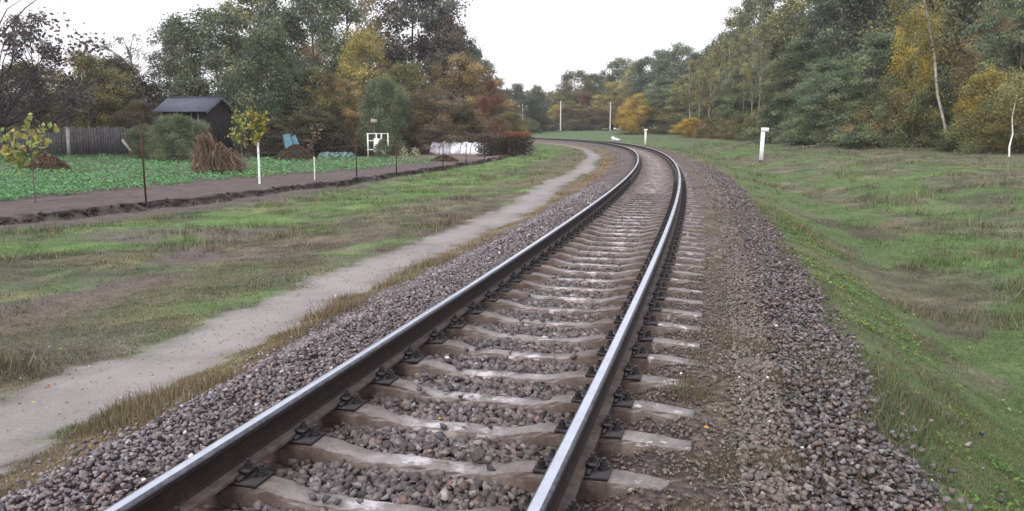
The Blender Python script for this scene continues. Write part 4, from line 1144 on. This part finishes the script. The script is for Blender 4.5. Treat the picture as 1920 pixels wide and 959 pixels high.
# ------------------------------------------------------------------ young garden trees
def sapling(px, py, top, label, crown, cols, leafs, nleaf, white_to=0., stem=.025, z_lo=.5, bend=0):
    rng = np.random.default_rng(int(px) + 5)
    x, y, z = hit(px, py); h = zof(top, y) - z
    r = empty('sapling', (x, y, z), 0); tag(r, label, 'young tree')
    b = MB(); pts = [(0, 0, -.1), (.02, 0, h * .3), (-.03 + bend * .3, .02, h * .6), (bend, 0, h * .95)]
    b.tube(pts, [stem, stem * .85, stem * .6, stem * .25], 7)
    ends = []
    for i in range(9):
        u = rng.uniform(z_lo, .95); p0 = np.array([np.interp(u, [0, .6, 1], [0, -.03 + bend * .3, bend]), 0, h * u])
        an = rng.uniform(0, 6.28); e = p0 + np.array([math.cos(an) * crown * rng.uniform(.4, 1), math.sin(an) * crown * rng.uniform(.4, 1), rng.uniform(.0, .28) * h * .5])
        b.tube([p0, (p0 + e) / 2 + np.array([0, 0, .04]), e], [stem * .35, stem * .25, .004], 4, False); ends.append(e); ends.append((p0 + e) / 2)
    b.build('trunk', M_BARK if not white_to else M_GREYWOOD, r, True)
    if white_to:
        w = MB(); w.tube([(0, 0, .0), (.013, 0, h * white_to * .5), (.013 if white_to > .3 else .0, 0, h * white_to)], stem * 1.15, 8); w.build('whitewash_sleeve', M_WHITE, r, True)
    ends = np.array(ends); idx = rng.integers(0, len(ends), nleaf)
    P = ends[idx] + rng.normal(0, 1, (nleaf, 3)) * crown * np.array([.18, .18, .22])
    C = np.array(cols)[rng.integers(0, len(cols), nleaf)] * rng.uniform(.75, 1.2, (nleaf, 1))
    V, Q, C = leaf_quads(P, rng.uniform(.7, 1.3, nleaf) * leafs, C, rng, -.2, .6)
    link('crown', mesh_np('sapling_crown', V, Q, M_LEAF, C), r)
YG = [(.27, .33, .11), (.34, .36, .12), (.21, .28, .10), (.36, .31, .10)]
sapling(66, 382, 236, 'yellowing young walnut tree with large drooping leaves, leftmost in the garden', .62, YG, .20, 170, 0, .02, .5, .12)
sapling(456, 330, 212, 'young tree with small yellow-green leaves rising beside the maize stook', .42, YG, .16, 150, 0, .022, .45)
sapling(487, 346, 218, 'young tree with white-painted stem and bushy yellow-green top', .38, [(.18, .24, .06), (.28, .30, .08), (.36, .26, .06)], .15, 300, .62, .034, .62)
sapling(590, 338, 228, 'thin nearly bare young tree with a few reddish leaves and a white foot', .26, [(.22, .12, .08), (.16, .10, .08), (.3, .2, .12)], .10, 60, .40, .018, .5)

# ------------------------------------------------------------------ cabbages
def cabbage_mesh(seed):
    rng = np.random.default_rng(seed); n = 46
    lay = rng.random(n); an = rng.uniform(0, 6.28, n); q = .05 + lay * .2
    P = np.stack([q * np.cos(an), q * np.sin(an), .08 + .16 * (1 - lay) + rng.uniform(0, .05, n)], -1)
    nr = np.stack([np.cos(an) * .6, np.sin(an) * .6, np.full(n, .8)], -1)
    V, Q, C = leaf_quads(P, rng.uniform(.16, .26, n), np.array([.20, .31, .30]) * rng.uniform(.75, 1.25, (n, 1)), rng, .5, .85, nr * 2)
    return mesh_np('cabbage', V, Q, M_LEAF, C)
CM = [cabbage_mesh(1), cabbage_mesh(2)]
for i in range(14):
    x, y, z = at(604 + (i % 7) * 8.5 + random.uniform(-2, 2), 50.5 + (i // 7) * 1.3)
    o = link('cabbage', CM[i % 2]); o.location = (x, y, z); o.rotation_euler.z = i * 1.3; o.scale = (1.35,) * 3
    tag(o, 'blue-green cabbage head in the bed right of the brown weed heap', 'cabbage', 'cabbages in the small bed')

# ------------------------------------------------------------------ blue sheets, white frame, plastic tunnel
def blue_sheets():
    for px, w, h, lb, ry in ((543, .62, 1.15, 'larger blue plastic sheet hanging in the shrubs right of the shed', .18), (558, .36, 1.05, 'narrow blue plastic sheet right of the larger blue one', .25)):
        x, y, z = at(px, 49.5 if px == 545 else 50.1)
        n = 10; gx, gz = np.meshgrid(np.linspace(-.5, .5, n), np.linspace(0, 1, n))
        top = V = np.stack([gx * w * (1 - .25 * gz), .05 * np.sin(gx * 14) * (1 - gz * .5), gz * h], -1).reshape(-1, 3)
        V2 = V + np.array([0, .02, 0])
        i = np.arange(n - 1)[:, None] * n + np.arange(n - 1)[None]; Q = np.stack([i, i + 1, i + n + 1, i + n], -1).reshape(-1, 4)
        me = mesh_np('blue_sheet', np.vstack([V, V2]), [Q, Q[:, ::-1] + n * n], M_BLUE, None, True)
        o = link('blue_sheet', me); o.location = (x, y, z + .45); o.rotation_euler = (.1, -ry, .1); tag(o, lb, 'plastic sheet')
blue_sheets()
def white_frame():
    x, y, z = at(708, 53)
    r = empty('greenhouse_frame', (x, y, z), .15); tag(r, 'small white-painted greenhouse frame with torn film under the green tree', 'greenhouse')
    W, H, D = 1.35, 1.62, 1.0
    for sx in (-1, -.15, .35, 1):
        m = MB(); m.box((sx * W / 2, -D / 2, H / 2), (.06, .06, H)); m.build('upright', M_WHITE, r)
        m = MB(); m.box((sx * W / 2, D / 2, H / 2), (.06, .06, H)); m.build('upright', M_WHITE, r)
    for zz in (.55, 1.15, H):
        m = MB(); m.box((0, -D / 2 - .002, zz), (W + .1, .05, .05)); m.build('crossbar', M_WHITE, r)
    m = MB(); m.box((-.03, -D / 2 - .035, .85), (.5, .012, .9), ry=.06); m.box((.42, -D / 2 - .036, .3), (.3, .012, .5), ry=-.05); m.build('film', M_WHITE, r)
    x, y, z = at(702, 53.8)
    m = MB(); m.box((0, 0, 2.5), (.4, .35, .3)); o = empty('bird_box', (x, y, z)); tag(o, 'pale box on a pole above the white greenhouse frame', 'box'); m.build('box_body', M_PALEWOOD, o)
    m = MB(); m.tube([(0, 0, -.1), (0, 0, 2.35)], .05, 7); m.build('pole', M_GREYWOOD, o); m = MB(); m.box((0, 0, 2.68), (.5, .45, .05), ry=.1); m.build('lid', M_GREYWOOD, o)
white_frame()
def film_material():
    m, N, L, p = new_mat('plastic_film')
    c = ramp(N, L, noise_node(N, L, 2.5, 4).outputs[0], [(.42, (.42, .42, .55)), (.52, (.78, .78, .84)), (.7, (.85, .85, .88))])
    L.new(c, p.inputs['Base Color']); p.inputs['Roughness'].default_value = .4
    b = N.new('ShaderNodeBump'); b.inputs['Distance'].default_value = .06; L.new(noise_node(N, L, 5, 3).outputs[0], b.inputs['Height']); L.new(b.outputs[0], p.inputs['Normal'])
    return m
def tunnel():
    (xa, ya, za), (xb, yb, zb) = at(812, 60), at(926, 58.5)
    r = empty('plastic_tunnel', ((xa + xb) / 2, (ya + yb) / 2, (za + zb) / 2), math.atan2(yb - ya, xb - xa)); tag(r, 'long low garden tunnel of wrinkled white plastic film on hoops', 'plastic tunnel')
    L = math.hypot(xb - xa, yb - ya); rng = np.random.default_rng(3)
    a = np.linspace(.35, math.pi, 15); xs = np.linspace(-L / 2, L / 2, 48)
    rad = .95 + .035 * np.sin(xs * 7) + rng.normal(0, .018, 48)
    H = .95
    V = np.stack([np.broadcast_to(xs[:, None], (48, 15)), -np.cos(a)[None] * rad[:, None] * -.75, np.sin(a)[None] * rad[:, None] * H], -1)
    V[:, :, 2] += rng.normal(0, .015, V.shape[:2]); V = V.reshape(-1, 3); n = 15
    i = np.arange(47)[:, None] * n + np.arange(n - 1)[None]; Q = np.stack([i, i + 1, i + n + 1, i + n], -1).reshape(-1, 4)
    fm = film_material()
    o = link('film_cover', mesh_np('film_cover', V, Q, fm, None, True), r)
    o.modifiers.new('thickness', 'SOLIDIFY').thickness = .01
    aa = np.linspace(0, math.pi, 17)
    for q in np.linspace(-L / 2, L / 2, 7):
        m = MB(); m.tube([(q, math.cos(t) * .75, math.sin(t) * .93) for t in aa], .02, 6); m.build('hoop', M_GREYWOOD, r)
tunnel()

# pale leafy plants beside the tunnel
for i, (px, py) in enumerate(((757, 287), (777, 286))):
    rng = np.random.default_rng(80 + i); n = 130
    a = rng.uniform(0, 6.28, n); q = rng.random(n) * .35
    P = np.stack([q * np.cos(a), q * np.sin(a), rng.uniform(.05, .75, n) * (1 - q)], -1)
    V, Q, C = leaf_quads(P, rng.uniform(.1, .2, n), np.array([.42, .43, .28]) * rng.uniform(.7, 1.25, (n, 1)), rng, .2, .5)
    o = link('pale_plant', mesh_np('pale_plant', V, Q, M_LEAF, C)); x, y, z = at(px, 53); o.location = (x, y, z)
    tag(o, ['left one of two pale yellowish plants left of the white plastic tunnel', 'right one of two pale yellowish plants left of the white plastic tunnel'][i], 'plant')

# overgrown hedge ending in a red-topped shrub
def hedge(pa, pb, Y0, Y1, h, depth, cols, topcol, topf, name, label, n, size):
    rng = np.random.default_rng(len(label)); (xa, ya, za), (xb, yb, zb) = at(pa, Y0), at(pb, Y1)
    r = empty(name, (xa, ya, (za + zb) / 2), math.atan2(yb - ya, xb - xa)); tag(r, label, 'hedge'); L = math.hypot(xb - xa, yb - ya)
    x = rng.uniform(0, L, n); y = rng.uniform(-depth / 2, depth / 2, n)
    hh = h * (.8 + .35 * fbm(x, x * 0, .7, 3, 72)); z = rng.random(n) ** .8 * hh
    f = z / hh; C = np.array(cols)[rng.integers(0, len(cols), n)] * rng.uniform(.7, 1.3, (n, 1))
    tp = (f > topf) & (rng.random(n) < .8); C[tp] = np.array(topcol) * rng.uniform(.7, 1.2, (tp.sum(), 1))
    V, Q, C = leaf_quads(np.stack([x, y, z], -1), rng.uniform(.6, 1.4, n) * size, C, rng)
    link('foliage', mesh_np(name + '_foliage', V, Q, M_LEAF, C), r)
    w = MB()
    for i in range(int(L / .25)):
        q = i * .25 + rng.uniform(0, .1); w.tube([(q, rng.uniform(-.2, .2), -.1), (q + rng.normal() * .15, rng.uniform(-.2, .2), h * .9)], [.02, .008], 4, False)
    w.build('stems', M_BARK, r)
hedge(898, 958, 55, 60, 1.5, .9, [(.12, .10, .085), (.15, .125, .10), (.10, .10, .075)], (.15, .13, .10), .9, 'hedge', 'overgrown grey-brown hedge along the garden edge, right of the plastic tunnel', 5200, .13)
hedge(945, 992, 58, 60.5, 1.72, 1.2, [(.085, .07, .06), (.12, .10, .07), (.08, .085, .055)], (.27, .105, .065), .80, 'hedge', 'clipped dark shrub with an orange-red top at the end of the hedge', 4200, .13)

# ------------------------------------------------------------------ small litter: leaves on the track
def litter():
    rng = np.random.default_rng(17); n = 260
    s = rng.uniform(4.3, 16, n); t = rng.uniform(-4.5, 4.5, n); x, y, _ = at_track(s, t)
    z = height(x, y) + .045
    C = np.array([[.50, .34, .07], [.45, .40, .16], [.50, .47, .42], [.26, .13, .06]])[rng.choice(4, n, p=[.15, .15, .15, .55])]
    V, Q, C = leaf_quads(np.stack([x, y, z], -1), rng.uniform(.02, .045, n), C, rng, 3, .7)
    tag(link('fallen_leaves', mesh_np('fallen_leaves', V, Q, M_LEAF, C)), 'scattered yellow and pale fallen leaves on the gravel and verge', 'fallen leaves', kind='stuff')
litter()

def soil_clods():
    rng = np.random.default_rng(91); n = 1500
    y = rng.uniform(13, 60, n) ; x = np.interp(y, FY, FX)
    for _ in range(3): x = x + furrow_u(x, y) / .8
    x = x + np.abs(rng.normal(0, .10, n)) - .10; z = height(x, y)
    sz = rng.uniform(.02, .085, n) * (1 + .01 * (y - 13))
    C = np.array([.045, .034, .031]) * rng.uniform(.6, 1.8, (n, 1))
    tag(link('soil_clods', stones_mesh('soil_clods', np.stack([x, y, z], -1), sz, C, rng)), 'dark crumbly clods of dug soil along the edge of the garden', 'soil clods', kind='stuff')
soil_clods()
def bleached_twigs():
    rng = np.random.default_rng(23); V_, Q_, C_ = [], [], []; off = 0
    spots = [hit(*p)[:2] for p in ((1360, 915), (1345, 700), (170, 925), (545, 715))]
    for (x, y) in spots:
        n = int(rng.integers(7, 13))
        V, Q, C = strands(rng, n, .09, .03, (0, 0), 1.0, [np.array([.52, .50, .47]), np.array([.40, .37, .32])], .0028, .05)
        V = V * np.array([.7, .9, .4]) + np.array([x, y, float(height(x, y)[0]) + .02])
        V_.append(V); Q_.append(Q + off); C_.append(C); off += len(V)
    tag(link('bleached_twigs', mesh_np('bleached_twigs', np.vstack(V_), np.vstack(Q_), M_GRASS, np.vstack(C_))), 'bleached white dead twigs and straw lying in small tangles on the gravel', 'twigs', kind='stuff')
bleached_twigs()

# ------------------------------------------------------------------ the damp autumn air
def haze():
    b = MB(); b.box((0, 160, 15.5), (780, 380, 37))
    m = bpy.data.materials.new('haze'); m.use_nodes = True; N = m.node_tree.nodes; N.clear()
    o = N.new('ShaderNodeOutputMaterial'); v = N.new('ShaderNodeVolumePrincipled')
    v.inputs['Color'].default_value = (.93, .93, .97, 1); v.inputs['Density'].default_value = HAZE; v.inputs['Anisotropy'].default_value = .3
    m.node_tree.links.new(v.outputs[0], o.inputs['Volume'])
    ob = b.build('haze', m); tag(ob, 'thin pale haze in the autumn air', 'haze', kind='stuff')
HAZE = .0005
haze()
